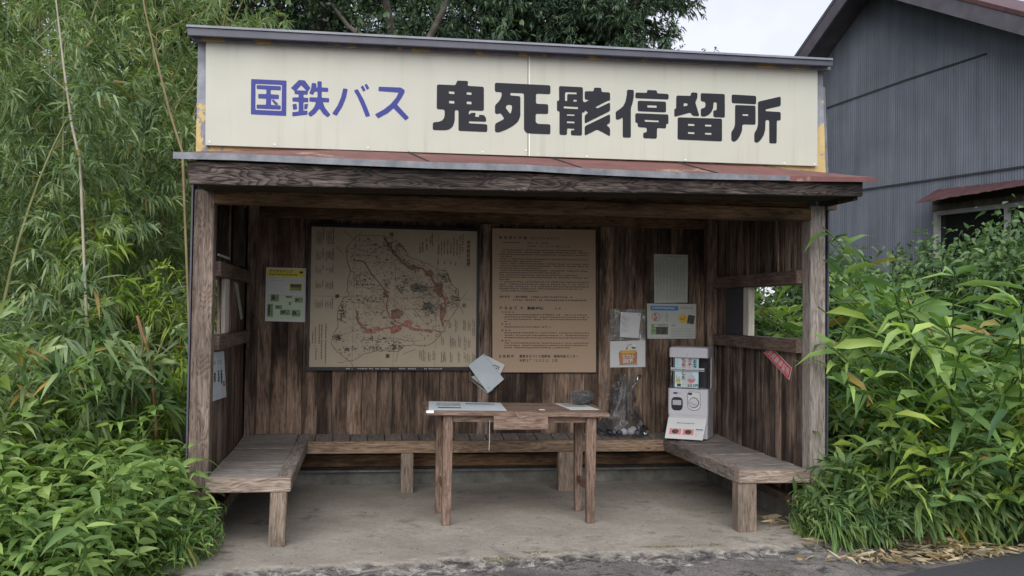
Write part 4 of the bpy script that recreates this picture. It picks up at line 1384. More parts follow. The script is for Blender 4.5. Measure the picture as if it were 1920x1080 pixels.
s, t_ = wallpaper('notice', [(1144, 640), (1210, 638), (1210, 688), (1144, 689)], 'paper_white', 'small white notice showing an orange box and red arrow', 'notice', yw - .001)
s.poly('print_orange', [(.24, .47), (.30, .36), (.72, .36), (.77, .46), (.76, .88), (.27, .90)])
s.poly('print_amber', [(.30, .36), (.72, .36), (.70, .47), (.32, .48)], 2)
s.text('paper_white', 'カプセル', .34, .50, .085, .17, bold=.03, layer=3)
s.text('paper_white', '回収箱', .36, .67, .095, .18, bold=.03, layer=3)
s.line('ink_red', [(.62, .13), (.52, .16), (.47, .24), (.47, .29)], .004, 3); s.poly('ink_red', [(.44, .26), (.51, .26), (.465, .34)], 3)
s.poly('print_cyan', [(.67 + .065 * math.cos(t), .23 + .085 * math.sin(t)) for t in np.linspace(0, 6.283, 21)[:-1]], 2)
s.poly('wire_grey', [(.67 + .065 * math.cos(t), .23 + .085 * math.sin(t)) for t in np.linspace(.2, 3.3, 12)], 3)
s.rect('ink_grey', .25, .90, .78, .925)
s.finish(t_, {**NM, 'print_orange': 'box_picture', 'print_amber': 'box_picture', 'print_cyan': 'ball_picture', 'wire_grey': 'ball_picture'})

# booklets hanging from a string on the middle batten
for k, (px, y, lab, mat) in enumerate((
        ([(907.7, 663), (945, 711), (915, 737), (877.7, 685)], D - .075, 'pale blue grey booklet hanging slanted in front of the two boards', 'paper_blue'),
        ([(911, 666), (946.5, 684), (938, 702), (905, 690)], D - .05, 'pale booklet peeping out to the right behind the slanted booklet', 'paper_white'),
        ([(878, 709), (900, 700), (925, 731), (914, 738)], D - .047, 'dark edged booklet showing at lower left under the slanted booklet', 'paper_grey'))):
    s, t_ = paper('booklet', [at_y(a, b, y) for a, b in px], (0, -1, 0), mat, lab, 'booklet', 'booklets hanging on the batten', .016 if k == 0 else .008)
    if k == 0:
        s.line('ink_grey', [(.0, .035), (1, .035)], .0012); s.poly('ink_grey', [(.85, .82), (.93, .84), (.88, .88)])
    elif k == 1:
        s.scrawl('ink_dark', .45, .35, .95, .75, .10, .18, .8)
    else:
        s.poly('print_dark', [(0, 0), (.25, 0), (.45, 1), (.15, 1)])
    s.finish(t_, {**NM, 'print_dark': 'dark_print'})
MB().tube([at_y(911, 640, D - .032), at_y(909, 655, D - .06), at_y(908, 668, D - .092)], .0015, 5).build('string', 'string_pale', t_)

# ------------------------------------------------------------------ left wall things
xl = -1.772
s, t_ = paper('poster', [at_x(399, 661, xl), at_x(420, 658.5, xl), at_x(424.5, 744, xl), at_x(395.7, 753.5, xl)], (1, 0, 0), 'paper_blue', 'white calligraphy sheet with a red seal low on the left wall', 'poster')
for u0, v0, v1, cu, fill in ((.12, .17, .27, .10, .9), (.42, .17, .27, .10, .9), (.62, .17, .27, .10, .9)):
    s.scrawl('ink_dark', u0, v0, u0 + cu * 1.01, v1, cu, .05, fill)
for u0, v0, v1, cu in ((.12, .42, .66, .15), (.40, .38, .66, .15), (.62, .38, .68, .15)):
    s.scrawl('ink_black', u0, v0, u0 + cu * 1.01, v1, cu, .065, 1, 2)
    s.scrawl('ink_black', u0, v0, u0 + cu * 1.01, v1, cu, .05, 1, 3)
s.rect('ink_red', .80, .64, .95, .745); s.scrawl('paper_white', .82, .65, .93, .74, .05, .035, .7, 2)
s.scrawl('ink_grey', .1, .90, .55, .915, .03, .014, .8)
s.finish(t_, NM)
s, t_ = paper('paper_strip', [at_x(440, 529, xl), at_x(446, 533, xl), at_x(455.5, 596, xl), at_x(452, 600, xl)], (1, 0, 0), 'paper_grey', 'torn pale paper strip stuck beside the left window', 'paper')
s.scrawl('ink_grey', .15, .1, .85, .9, .3, .05, .6)
s.finish(t_, NM)
for (y0, y1, z0, z1, lab) in ((.14, .62, 1.60, 1.98, 'dark glazed picture frame with pale lower edge high on the left wall'), (.80, 1.36, 1.585, 2.0, 'dark scuffed panel hanging beside the glazed frame, deeper in the shelter')):
    t_ = thing('picture_frame', (xl, y0, z0), lab, 'frame')
    MB().box(xl, xl + .012, y0, y1, z0, z1).build('pane', 'glass_dark', t_, .001)
    m = 'paper_grey' if y0 < .5 else 'black_frame'
    MB().box(xl + .0125, xl + .018, y0, y1, z0, z0 + .012).build('frame', m, t_)
    MB().box(xl + .0125, xl + .018, y1 - .014, y1, z0 + .0125, z1).build('frame', 'leg_wood' if y0 < .5 else 'black_frame', t_)
    s = Sheet((xl + .0124, y0, z1), (xl + .0124, y1, z1), (xl + .0124, y1, z0), (xl + .0124, y0, z0), (1, 0, 0))
    for k in range(9):
        u, v = random.uniform(.1, .85), random.uniform(.1, .8)
        s.line('print_dark' if k % 3 else 'ink_grey', [(u, v), (u + random.uniform(-.03, .05), v + .06), (u + random.uniform(-.05, .06), v + random.uniform(.1, .18))], .008, 1 + .01 * k)
    s.finish(t_, {'ink_grey': 'faded_print', 'print_dark': 'faded_print'})

# ------------------------------------------------------------------ right wall: red slanting sticker
xr = 1.771
c4 = [at_x(1447, 651.5, xr), at_x(1484.5, 690, xr), at_x(1479.5, 712.5, xr), at_x(1431.5, 661, xr)]
s, t_ = paper('sticker', c4, (-1, 0, 0), 'paper_white', 'slanting red sticker with white lettering on the right wall', 'sticker')
s.poly('sticker_red', [(.015, .05), (.985, .05), (.985, .95), (.015, .95)])
u = s.uv
for k, ch in enumerate('鬼死骸停留所'):
    s.text('paper_white', ch, .055 + k * .152, .17, .14, .66, bold=.025, layer=2)
s.finish(t_, {'sticker_red': 'red_field', 'paper_white': 'lettering'})

# ------------------------------------------------------------------ capsule machine
A_ = R(30)
GC = Vector((1.522, 1.435, .384))


def gl(mb):
    out = MB()
    ca, sa = math.cos(A_), math.sin(A_)
    out.v = [Vector((GC.x + q.x * ca + q.y * sa, GC.y - q.x * sa + q.y * ca, GC.z + q.z)) for q in mb.v]
    out.f = mb.f
    return out


def rbox(x0, x1, y0, y1, z0, z1, r, top=0.0):
    """box with rounded vertical edges, optional softened top"""
    pl = fillet([(x0, y0), (x1, y0), (x1, y1), (x0, y1)], r, 5)
    n = len(pl)
    lv = [(z0, 0), (z1 - top, 0)]
    if top:
        lv += [(z1 - top * .5, top * .14), (z1 - top * .12, top * .5), (z1, top)]
    vs, fs = [], []
    cx, cy = (x0 + x1) / 2, (y0 + y1) / 2
    for z, i in lv:
        k = 1 - i / ((x1 - x0) / 2)
        vs += [(cx + (a - cx) * k, cy + (b - cy) * k, z) for a, b in pl]
    for l in range(len(lv) - 1):
        fs += [(l * n + i, l * n + (i + 1) % n, (l + 1) * n + (i + 1) % n, (l + 1) * n + i) for i in range(n)]
    fs += [tuple(range(n - 1, -1, -1)), tuple((len(lv) - 1) * n + i for i in range(n))]
    return MB().add(vs, fs)


gm = thing('capsule_machine', GC, 'white capsule toy vending machine standing on the bench in the right corner', 'vending machine')
gl(rbox(-.147, .147, -.13, .13, .001, .172, .018)).build('base', 'plastic_white', gm)
gl(rbox(-.150, .150, -.135, .13, .1725, .365, .02)).build('body', 'plastic_white', gm)
gl(rbox(-.146, .146, -.133, .13, .597, .675, .022, .02)).build('header', 'plastic_white', gm, smooth=False)
gl(MB().box(-.13, .13, .02, .128, .366, .596)).build('back_housing', 'plastic_dark', gm)
for sx in (-1, 1):
    gl(MB().box(*sorted((sx * .131, sx * .146)), .02, .128, .366, .596)).build('pillar', 'plastic_white', gm, .002)
dome = MB()
pl = fillet([(-.146, .02), (-.146, -.128), (.146, -.128), (.146, .02)], .05, 8)
pl = [q for q in pl if True]
for i in range(len(pl) - 1):
    a, b = pl[i], pl[i + 1]
    if a[1] > .018 and b[1] > .018:
        continue
    dome.add([(a[0], a[1], .367), (b[0], b[1], .367), (b[0], b[1], .595), (a[0], a[1], .595)], [(0, 1, 2, 3)])
gl(dome).build('clear_window', 'clear_cover', gm, smooth=True)
gl(MB().box(-.132, .118, -.1245, -.119, .508, .520)).build('window_band', 'paper_white', gm)  # thin white band across the window front, a grey one below it
gl(MB().box(-.132, .118, -.1235, -.119, .496, .503)).build('window_band', 'plastic_grey', gm)
ch = MB().add([(x_, -.1365, z_) for x_, z_ in fillet([(-.118, .205), (-.040, .205), (-.040, .298), (-.118, .298)], .03, 6)], [tuple(range(28))])
ch2 = MB()
o_ = fillet([(-.122, .203), (-.037, .203), (-.037, .302), (-.122, .302)], .034, 6)
ch2.add([(a, -.1355, b) for a, b in o_] + [(a, -.1385, b) for a, b in o_], [tuple(len(o_) + i for i in range(len(o_)))] + [(i, (i + 1) % len(o_), len(o_) + (i + 1) % len(o_), len(o_) + i) for i in range(len(o_))])
cho = gl(ch2).build('chute', 'plastic_dark', gm)
gl(MB().box(-.112, -.047, -.141, -.139, .243, .280)).build('chute_flap', 'plastic_grey', cho, .001)
pt = fillet([(.000, .345), (.092, .345), (.092, .225), (.046, .205), (.000, .225)], .02, 5)
pm = MB().add([(a, -.1355, b) for a, b in pt] + [(a, -.1395, b) for a, b in pt], [tuple(len(pt) + i for i in range(len(pt)))] + [(i, (i + 1) % len(pt), len(pt) + (i + 1) % len(pt), len(pt) + i) for i in range(len(pt))])
cp = gl(pm).build('coin_panel', 'paper_white', gm)
gl(MB().tube([(a, -.140, b) for a, b in pt + [pt[0]]], .0012, 4, False)).build('panel_outline', 'plastic_dark', cp)
gl(MB().disc((.046, -.140, .267), .039, (1, 0, 0), (0, 0, 1), (0, -.002, 0), 28)).build('dial_ring', 'wire_grey', cp)
kn = MB().disc((.046, -.1425, .267), .034, (1, 0, 0), (0, 0, 1), (0, -.014, 0), 28)
gl(kn).build('dial', 'plastic_white', cp)
gl(MB().bar((.024, -.164, .280), (.068, -.164, .254), .014, .014)).build('dial_grip', 'plastic_white', cp, .004)
gl(MB().box(.004, .032, -.1405, -.1397, .322, .338)).build('coin_slot', 'plastic_dark', cp)
gl(MB().box(-.108, -.078, -.1365, -.1352, .325, .338)).build('badge', 'ink_blue', gm)
gl(MB().box(-.0775, -.05, -.1365, -.1352, .325, .338)).build('badge', 'plastic_grey', gm)
gl(MB().disc((-.01, -.1332, .617), .008, (1, 0, 0), (0, 0, 1), (0, -.001, 0), 16)).build('badge', 'plastic_grey', gm)
gl(MB().box(.0, .095, -.1365, -.129, .352, .372)).build('latch', 'clear_cover', gm)

# display card behind the window
ca, sa = math.cos(A_), math.sin(A_)


def gw(x, y, z):
    return Vector((GC.x + x * ca + y * sa, GC.y - x * sa + y * ca, GC.z + z))


s, t_ = paper('display_card', [gw(-.105, -.105, .594), gw(.072, -.105, .594), gw(.072, -.105, .372), gw(-.105, -.105, .372)], (-.5, -.86, 0), 'print_cyan', 'pale blue card with red brush lettering behind the machine window', 'card')
s.rect('paper_white', .28, .0, .74, 1.0, 1)
s.rect('print_teal', .75, .03, .95, .45, 1)
for k, chh in enumerate('ガチャ'):
    s.text('ink_red', chh, .55, .02 + k * .135, .17, .135, bold=.04, layer=3)
for k, chh in enumerate('始めました'):
    s.text('ink_red' if k < 2 else 'ink_dark', chh, .29, .02 + k * .145, .17, .14, bold=.04, layer=3)
s.poly('print_pink', [(.70 + .17 * math.cos(t), .70 + .14 * math.sin(t)) for t in np.linspace(0, math.pi, 14)], 2)
s.poly('paper_blue', [(.70 + .16 * math.cos(t), .69 + .13 * math.sin(t)) for t in np.linspace(math.pi, 2 * math.pi, 14)], 2)
s.text('ink_dark', '３００円', .52, .86, .13, .12, .115, bold=.03, layer=3)
s.rect('print_amber', .06, .70, .24, .84, 2); s.rect('print_dark', .10, .87, .26, .97, 2); s.scrawl('ink_dark', .78, .05, .92, .43, .13, .07, .9, 2); s.scrawl('ink_dark', .05, .6, .25, .68, .06, .04, .9, 2)
s.finish(t_, {**NM, 'print_teal': 'coloured_panel', 'print_pink': 'ball_picture', 'paper_blue': 'ball_picture', 'print_amber': 'picture', 'print_dark': 'picture'})
# flyer taped to the foot
s, t_ = paper('flyer', [gw(-.143, -.1385, .150), gw(.143, -.1385, .150), gw(.128, -.225, .004), gw(-.150, -.225, .004)], (-.5, -.86, .2), 'paper_white', 'white flyer with reddish photos taped over the foot of the capsule machine', 'flyer')
s.scrawl('ink_dark', .25, .22, .74, .29, .035, .065)
for u0, u1 in ((.09, .40), (.44, .73)):
    s.rect('print_pink', u0, .52, u1, .80); s.poly('print_dark', [((u0 + u1) / 2 + .09 * math.cos(t), .66 + .11 * math.sin(t)) for t in np.linspace(0, 6.28, 15)[:-1]], 2)
s.rect('ink_blue', .77, .50, .96, .545)
for k in range(4):
    s.scrawl('ink_grey', .77, .60 + .08 * k, .92 - .03 * k, .63 + .08 * k, .03, .028)
s.finish(t_, {**NM, 'print_pink': 'picture', 'print_dark': 'picture', 'ink_blue': 'blue_print'})

# ------------------------------------------------------------------ plastic bag with empty capsules
bc = at_y(1170, 812, 1.535)
rows = [(.0, .0, .150, .07), (.02, .0, .165, .075), (.06, -.005, .155, .07), (.11, -.015, .135, .062), (.17, -.02, .105, .05), (.23, -.01, .085, .04), (.28, .0, .085, .035), (.32, .0, .070, .025), (.36, .015, .055, .018), (.41, .025, .07, .012), (.455, .035, .085, .008)]
mb = MB()
ns = 40
vs, fs = [], []
for i, (z, cx, rx, ry) in enumerate([(a_, b_, c_ * 1.02, d_ * 1.1) for a_, b_, c_, d_ in rows]):
    for k in range(ns):
        t = 2 * math.pi * k / ns
        cr_ = 1 + .30 * fbm(math.cos(t) * 2.2, math.sin(t) * 2.2, z * 14) + .14 * math.sin(k * 2.6 + i)
        vs.append((bc.x + cx + rx * cr_ * math.cos(t), min(D - .012, bc.y + ry * cr_ * math.sin(t)), .384 + z + (.012 * fbm(k * .7, i, 2) if i else 0)))
for i in range(len(rows) - 1):
    fs += [(i * ns + k, i * ns + (k + 1) % ns, (i + 1) * ns + (k + 1) % ns, (i + 1) * ns + k) for k in range(ns)]
mb.add(vs, fs)
# loose flap of film pulled to the left
fl_ = []
nu, nv = 12, 8
for j in range(nv):
    for i in range(nu):
        u, v = i / (nu - 1), j / (nv - 1)
        a = at_y(1128 + 8 * v, 722 + 34 * v, 1.50).lerp(at_y(1205 - 22 * v, 694 + 48 * v, 1.56), u)
        fl_.append(a + Vector((0, .03 * fbm(u * 5, v * 4, 3) - .01, .02 * fbm(u * 4, v * 5, 8))))
mb.add(fl_, [(j * nu + i, j * nu + i + 1, (j + 1) * nu + i + 1, (j + 1) * nu + i) for j in range(nv - 1) for i in range(nu - 1)])
pb = mb.build('plastic_bag', 'bag_film', smooth=True, origin=(bc.x, bc.y, .37))
tag(pb, 'crumpled clear plastic bag standing on the bench below the orange box notice', 'bag')
cap = None
for k, (dx, dy, dz, m, lab) in enumerate(((-.118, -.05, .0, 'capsule_dark', 'd'), (-.082, -.03, .0, 'capsule_dark', 'd'), (-.045, -.055, .0, 'capsule_dark', 'd'), (-.005, -.04, .0, 'plastic_grey', 'c'), (.045, -.055, .004, 'plastic_grey', 'c'), (.10, -.04, .0, 'capsule_dark', 'd'), (.072, -.01, .01, 'plastic_grey', 'c'))):
    r = .024 if m == 'capsule_dark' else .028
    p = Vector((bc.x + dx, bc.y + dy + .02, .382 + r + dz))
    o = MB().sphere(p, r, 16, 9).build('capsule_shell', m, smooth=True, origin=p - Vector((0, 0, r)))
    tag(o, 'dark blue empty toy capsule at the bottom of the clear bag' if m == 'capsule_dark' else 'clear grey empty toy capsule at the bottom of the plastic bag', 'capsule', 'dark capsules in the bag' if m == 'capsule_dark' else 'clear capsules in the bag')

# ------------------------------------------------------------------ barn on the right
BP0 = at_y(1635, 354, 6.0)
ba = R(14)
bd = Vector((math.sin(ba), -math.cos(ba), 0))       # along the wall, towards the viewer
bnv = Vector((-math.cos(ba), -math.sin(ba), 0))     # out of the wall, towards the shelter


def bw(px, py, out=0.0):
    return at_plane(px, py, BP0 + bnv * out, bnv)


def bs(p):
    return (p - BP0).dot(bd)


def bpt(s_, z, out=0.0):
    p = BP0 + bd * s_ + bnv * out
    return Vector((p.x, p.y, z))


OV = .45
a, b = bw(1492, 107, OV), bw(1566, 0, OV)
c, d = bw(1800, 0, OV), bw(1920, 31, OV)
k1 = (b.z - a.z) / (bs(b) - bs(a))
k2 = (d.z - c.z) / (bs(d) - bs(c))
ps = (c.z - a.z + k1 * bs(a) - k2 * bs(c)) / (k1 - k2)
pz_ = a.z + k1 * (ps - bs(a))
S0, S1 = bs(a) - 1.6, bs(d) + 2.4


def roof_z(s_):
    return min(pz_ + k1 * (s_ - ps), pz_ + k2 * (s_ - ps))


bar = thing('barn', bpt((S0 + S1) / 2, 0), 'tall grey corrugated sheet barn with gable roof standing beyond the right hand bushes', 'barn')
wz0, wz1 = bw(1752, 397).z - 1.1, bw(1752, 397).z
ws0, ws1 = bs(bw(1752, 400)), bs(bw(1752, 400)) + 2.0
N = int((S1 - .5 - (S0 + .9)) / .009)
vs, fs = [], []
ss = np.linspace(S0 + .9, S1 - .5, N)


def corr(s_):
    return .0022 * math.sin(s_ * 2 * math.pi / .036)


def strips(segs):
    for i in range(len(ss) - 1):
        for lo, hi in segs(ss[i], ss[i + 1]):
            b_ = len(vs)
            vs.extend([bpt(ss[i], lo(ss[i]), corr(ss[i])), bpt(ss[i + 1], lo(ss[i + 1]), corr(ss[i + 1])), bpt(ss[i + 1], hi(ss[i + 1]), corr(ss[i + 1])), bpt(ss[i], hi(ss[i]), corr(ss[i]))])
            fs.append((b_, b_ + 1, b_ + 2, b_ + 3))


def segs(s0, s1):
    top = lambda q: roof_z(q) - .06
    if s0 >= ws0 and s1 <= ws1:
        return [(lambda q: -.15, lambda q: wz0), (lambda q: wz1, top)]
    return [(lambda q: -.15, top)]


strips(segs)
MB().add(vs, fs).build('wall', 'barn_sheet', bar, smooth=True)
for e, sgn in ((S0 + .9, -1), (S1 - .5, 1)):      # the side walls running back
    p, q = bpt(e, -.15), bpt(e, roof_z(e) - .08)
    bk_ = -bnv * 7
    MB().add([p, p + bk_, q + bk_, q], [(0, 1, 2, 3)]).build('side_wall', 'barn_sheet', bar)
for lo, hi in ((S0, ps), (ps, S1)):
    q0, q1 = bpt(lo, roof_z(lo), OV), bpt(hi, roof_z(hi), OV)
    up_ = Vector((0, 0, .05))
    bk_ = -bnv * 7.6
    MB().hexa([q0, q1, q1 + bk_, q0 + bk_, q0 + up_, q1 + up_, q1 + bk_ + up_, q0 + bk_ + up_]).build('roof', 'red_metal' if lo == ps else 'barn_trim', bar)
    q0, q1 = bpt(lo, roof_z(lo), OV - .01), bpt(hi, roof_z(hi), OV - .01)
    MB().slab([q0 - Vector((0, 0, .20)), q1 - Vector((0, 0, .20)), q1 - Vector((0, 0, .003)), q0 - Vector((0, 0, .003))], -bnv * .03).build('bargeboard', 'barn_trim', bar)
    MB().slab([q0 - Vector((0, 0, .06)) - bnv * .04, q1 - Vector((0, 0, .06)) - bnv * .04, q1 - Vector((0, 0, .06)) - bnv * (OV - .02), q0 - Vector((0, 0, .06)) - bnv * (OV - .02)], (0, 0, .02)).build('soffit', 'barn_trim', bar)
for (x0, y0), (x1, y1), h in (((1550, 203), (1700, 150), .014), ((1700, 150), (1850, 101), .014)):
    p, q = bw(x0, y0, .012), bw(x1, y1, .012)
    MB().slab([p, q, q + Vector((0, 0, h)), p + Vector((0, 0, h))], bnv * .006).build('seam_flashing', 'barn_band', bar)
p, q = bw(1560, 365, .012), bw(1965, 307, .012)
MB().slab([p, q, q + Vector((0, 0, .018)), p + Vector((0, 0, .018))], bnv * .01).build('seam_flashing', 'barn_band', bar)
# awning and window
aw = MB()
n_ = 40
for i in range(n_):
    t0, t1 = i / n_, (i + 1) / n_
    f0 = lambda t: bw(1757 + (2010 - 1757) * t, 356.5 + (327 - 356.5) * t, .013) + Vector((0, 0, .004 * math.sin(t * 90)))
    f1 = lambda t: bw(1715 + (2010 - 1715) * t, 382 + (333 - 382) * t, .40) + Vector((0, 0, .004 * math.sin(t * 90) + .012 * fbm(t * 14, 3)))
    aw.hexa([f1(t0), f1(t1), f0(t1), f0(t0), f1(t0) + Vector((0, 0, .006)), f1(t1) + Vector((0, 0, .006)), f0(t1) + Vector((0, 0, .006)), f0(t0) + Vector((0, 0, .006))])
aw.build('awning', 'red_metal', bar)
wf = MB()
win = MB().slab([bpt(ws0 + .055, wz0 + .05, -.05), bpt(ws1 - .055, wz0 + .05, -.05), bpt(ws1 - .055, wz1 - .05, -.05), bpt(ws0 + .055, wz1 - .05, -.05)], -bnv * .01).build('window', 'glass_dark', bar)
for q in ((ws0, ws0 + .055, wz0, wz1), (ws1 - .055, ws1, wz0, wz1), (ws0 + .056, ws1 - .056, wz1 - .05, wz1), (ws0 + .056, ws1 - .056, wz0, wz0 + .05), ((ws0 + ws1) / 2 - .02, (ws0 + ws1) / 2 + .02, wz0 + .051, wz1 - .051)):
    MB().slab([bpt(q[0], q[2], .015), bpt(q[1], q[2], .015), bpt(q[1], q[3], .015), bpt(q[0], q[3], .015)], -bnv * .06).build('frame', 'window_frame_white', win)
MB().slab([bpt(ws0 - .01, wz1 + .002, .014), bpt(ws1, wz1 + .002, .014), bpt(ws1, wz1 + .075, .014), bpt(ws0 - .01, wz1 + .075, .014)], bnv * .012).build('window_head', 'bark_pale', bar)
MB().slab([bpt(ws0 - .01, wz1 + .077, .014), bpt(ws1, wz1 + .077, .014), bpt(ws1, wz1 + .21, .014), bpt(ws0 - .01, wz1 + .21, .014)], bnv * .008).build('window_head', 'barn_band', bar)

# ------------------------------------------------------------------ plants
UPV = np.array([0, 0, 1.0])


def rv(*s):
    return rng.normal(0, 1, s)


def dirv(az, el):
    return np.array([math.cos(az) * math.cos(el), math.sin(az) * math.cos(el), math.sin(el)])


def tubes_mesh(mb, name):
    me = bpy.data.meshes.new(name)
    me.from_pydata([tuple(q) for q in mb.v], [], mb.f)
    me.polygons.foreach_set('use_smooth', [True] * len(me.polygons))
    return me


def fan(lv, p, d, n, L, W, spread=.75, droop=.6):
    """n leaf blades fanned round direction d from point p"""
    dd = d[None] + rv(n, 3) * spread * .6
    dd[:, 2] += .05
    l = L * rng.uniform(.65, 1.15, n)
    lv.put(p[None] + rv(n, 3) * .012, dd, l, W * l / L * rng.uniform(.8, 1.2, n), droop * rng.uniform(.5, 1.4, n))


def bamboo_proto(seed, h, lean, branch0=.12, leafL=.13, leafW=.017, dens=1.0):
    global rng
    rng = np.random.default_rng(seed)
    mb, lv = MB(), Leaves()
    az0 = rng.uniform(0, 6.28)
    ts = np.linspace(0, 1, 15)
    pts = [np.array([math.cos(az0) * lean * t ** 2.2, math.sin(az0) * lean * t ** 2.2, h * (t - .10 * t ** 3)]) for t in ts]
    mb.tube(pts, [.017 * (1 - .85 * t) + .002 for t in ts], 7)
    z = branch0
    while z < 1.0:
        i = z * 14
        p = pts[int(i)] * (1 - i % 1) + pts[min(int(i) + 1, 14)] * (i % 1)
        for _ in range(2 if rng.random() < .5 else 3):
            az, el = rng.uniform(0, 6.28), rng.uniform(.1, .9)
            bl = rng.uniform(.45, 1.0) * (1 - .45 * z) * (h / 5) ** .5
            d = dirv(az, el)
            q = p.copy()
            bp = [q.copy()]
            ns = 7
            for s_ in range(ns):
                d = nrm(d + np.array([0, 0, -.10]) + rv(3) * .12)
                q = q + d * bl / ns
                bp.append(q.copy())
                if s_ >= 1:
                    for _t in range(2 if rng.random() < .6 * dens else 1):
                        td = nrm(d * .6 + rv(3) * .6 + np.array([0, 0, -.12]))
                        tl = rng.uniform(.04, .16)
                        e = q + td * tl
                        fan(lv, e, td, int(rng.integers(6, 11)), leafL, leafW, 1.0, .5)
            fan(lv, q, d, 10, leafL, leafW, .95, .5)
            mb.tube(bp, [.0035 * (1 - .7 * k / ns) for k in range(ns + 1)], 4, False)
        z += .21 / h * rng.uniform(.8, 1.25)
    return tubes_mesh(mb, 'culm'), lv.mesh('foliage')


def plant(name, stem, fol, sm, fm, label, cat, group=None, pn=('stem', 'foliage')):
    r = thing(name, (0, 0, 0), label, cat, group)
    link(pn[0], stem, sm, r)
    link(pn[1], fol, fm, r, smooth=False)
    return r


class Kind:
    """first use moves the prototype itself, later uses copy it and its parts"""

    def __init__(self, protos):
        self.p, self.used, self.n = protos, set(), 0

    def put(self, x, y, z=0.0, rz=None, sc=1.0, k=None, label=None):
        k = self.n % len(self.p) if k is None else k
        self.n += 1
        o = self.p[k]
        if k in self.used:
            o = copy_tree(o)
        self.used.add(k)
        o.location = (x, y, z)
        o.rotation_euler = (0, 0, random.uniform(0, 6.28) if rz is None else rz)
        o.scale = (sc, sc, sc * random.uniform(.95, 1.05))
        if label:
            o['label'] = label
        return o


# --- bamboo thicket on the left and behind
LBL = 'tall feathery bamboo crowded in the thicket left of the shelter'
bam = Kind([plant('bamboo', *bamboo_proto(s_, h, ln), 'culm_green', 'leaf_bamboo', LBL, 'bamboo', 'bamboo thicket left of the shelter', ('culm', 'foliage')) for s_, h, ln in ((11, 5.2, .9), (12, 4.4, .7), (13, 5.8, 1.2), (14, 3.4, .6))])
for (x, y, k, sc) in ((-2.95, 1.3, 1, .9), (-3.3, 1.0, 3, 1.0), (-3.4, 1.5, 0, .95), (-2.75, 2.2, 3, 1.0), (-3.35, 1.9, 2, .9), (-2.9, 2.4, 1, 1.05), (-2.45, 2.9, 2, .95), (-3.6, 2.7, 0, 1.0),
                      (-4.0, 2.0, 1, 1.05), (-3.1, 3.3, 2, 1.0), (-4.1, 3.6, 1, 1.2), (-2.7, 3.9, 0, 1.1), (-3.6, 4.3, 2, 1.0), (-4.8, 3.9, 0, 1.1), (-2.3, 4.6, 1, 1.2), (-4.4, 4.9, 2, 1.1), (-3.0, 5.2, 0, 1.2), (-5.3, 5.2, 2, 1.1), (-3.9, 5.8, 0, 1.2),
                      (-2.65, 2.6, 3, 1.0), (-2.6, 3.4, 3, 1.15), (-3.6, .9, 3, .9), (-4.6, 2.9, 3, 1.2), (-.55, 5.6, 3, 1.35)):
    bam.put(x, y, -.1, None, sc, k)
# young yellow green shoots in front of the thicket
yb_ = Kind([plant('young_bamboo', *bamboo_proto(21, 1.9, .5, .25, .14, .02), 'culm_green', 'leaf_lime', 'low yellow green bamboo shoots in front of the dark thicket', 'bamboo', 'young bamboo beside the left post', ('culm', 'foliage'))])
for x, y, sc in ((-2.45, 1.15, .85), (-2.6, .5, .5), (-2.35, .7, .5), (-2.5, 1.6, 1.1)):
    yb_.put(x, y, -.1, None, sc)
# bare leaning culms that stand clear of the leaves
for k, (pp, lab, m) in enumerate(((((150, 300), (135, 235), (120, 130), (105, 0), (98, -60)), 'pale bare bamboo cane leaning left through the thicket, leftmost of two', 'cane_pale'),
                                  (((342, 285), (318, 210), (293, 110), (272, 20), (262, -40)), 'yellowish bare bamboo cane leaning beside the signboard end', 'culm_tan'))):
    Y = .95 if k == 0 else 1.15
    P = [at_y(a, b, Y) for a, b in pp]
    P = [Vector((P[0].x + .12, P[0].y, -.1)), Vector((P[0].x + .07, P[0].y, P[0].z * .5))] + P
    r_ = thing('bamboo_cane', P[0], lab, 'bamboo')
    MB().tube(P, [.010, .0095, .009, .0085, .007, .005, .004], 7).build('culm', m, r_, smooth=True)
    tw = MB()
    for i in range(3, 6):
        q = P[i]
        tw.tube([q, q + Vector((random.uniform(-.2, .25), .02, .18)), q + Vector((random.uniform(-.3, .4), .03, .36))], [.004, .003, .0015], 4)
    tw.build('twig', m, r_, smooth=True)
# broken stakes
for (pp, r, lab, m, Y) in ((((255, 760), (262, 690), (268, 640), (256, 592)), .006, 'thin pale dead bamboo stalk, leftmost of the broken stalks left of the post', 'culm_tan', .55),
                           (((247, 780), (249, 730), (252, 648)), .013, 'short thick greenish bamboo stump between two broken stalks', 'culm_green', .6),
                           (((293, 800), (284, 690), (276, 650), (257, 592)), .011, 'brown broken bamboo stalk leaning left, its tip bare', 'stem_brown', .5)):
    P = [at_y(a, b, Y) for a, b in pp]
    P = [Vector((P[0].x, P[0].y, -.1))] + P
    n_ = len(P)
    tag(MB().tube(P, [r * (1 - .25 * i / n_) for i in range(n_)], 7).build('bamboo_stalk', m, smooth=True, origin=P[0]), lab, 'bamboo stalk')


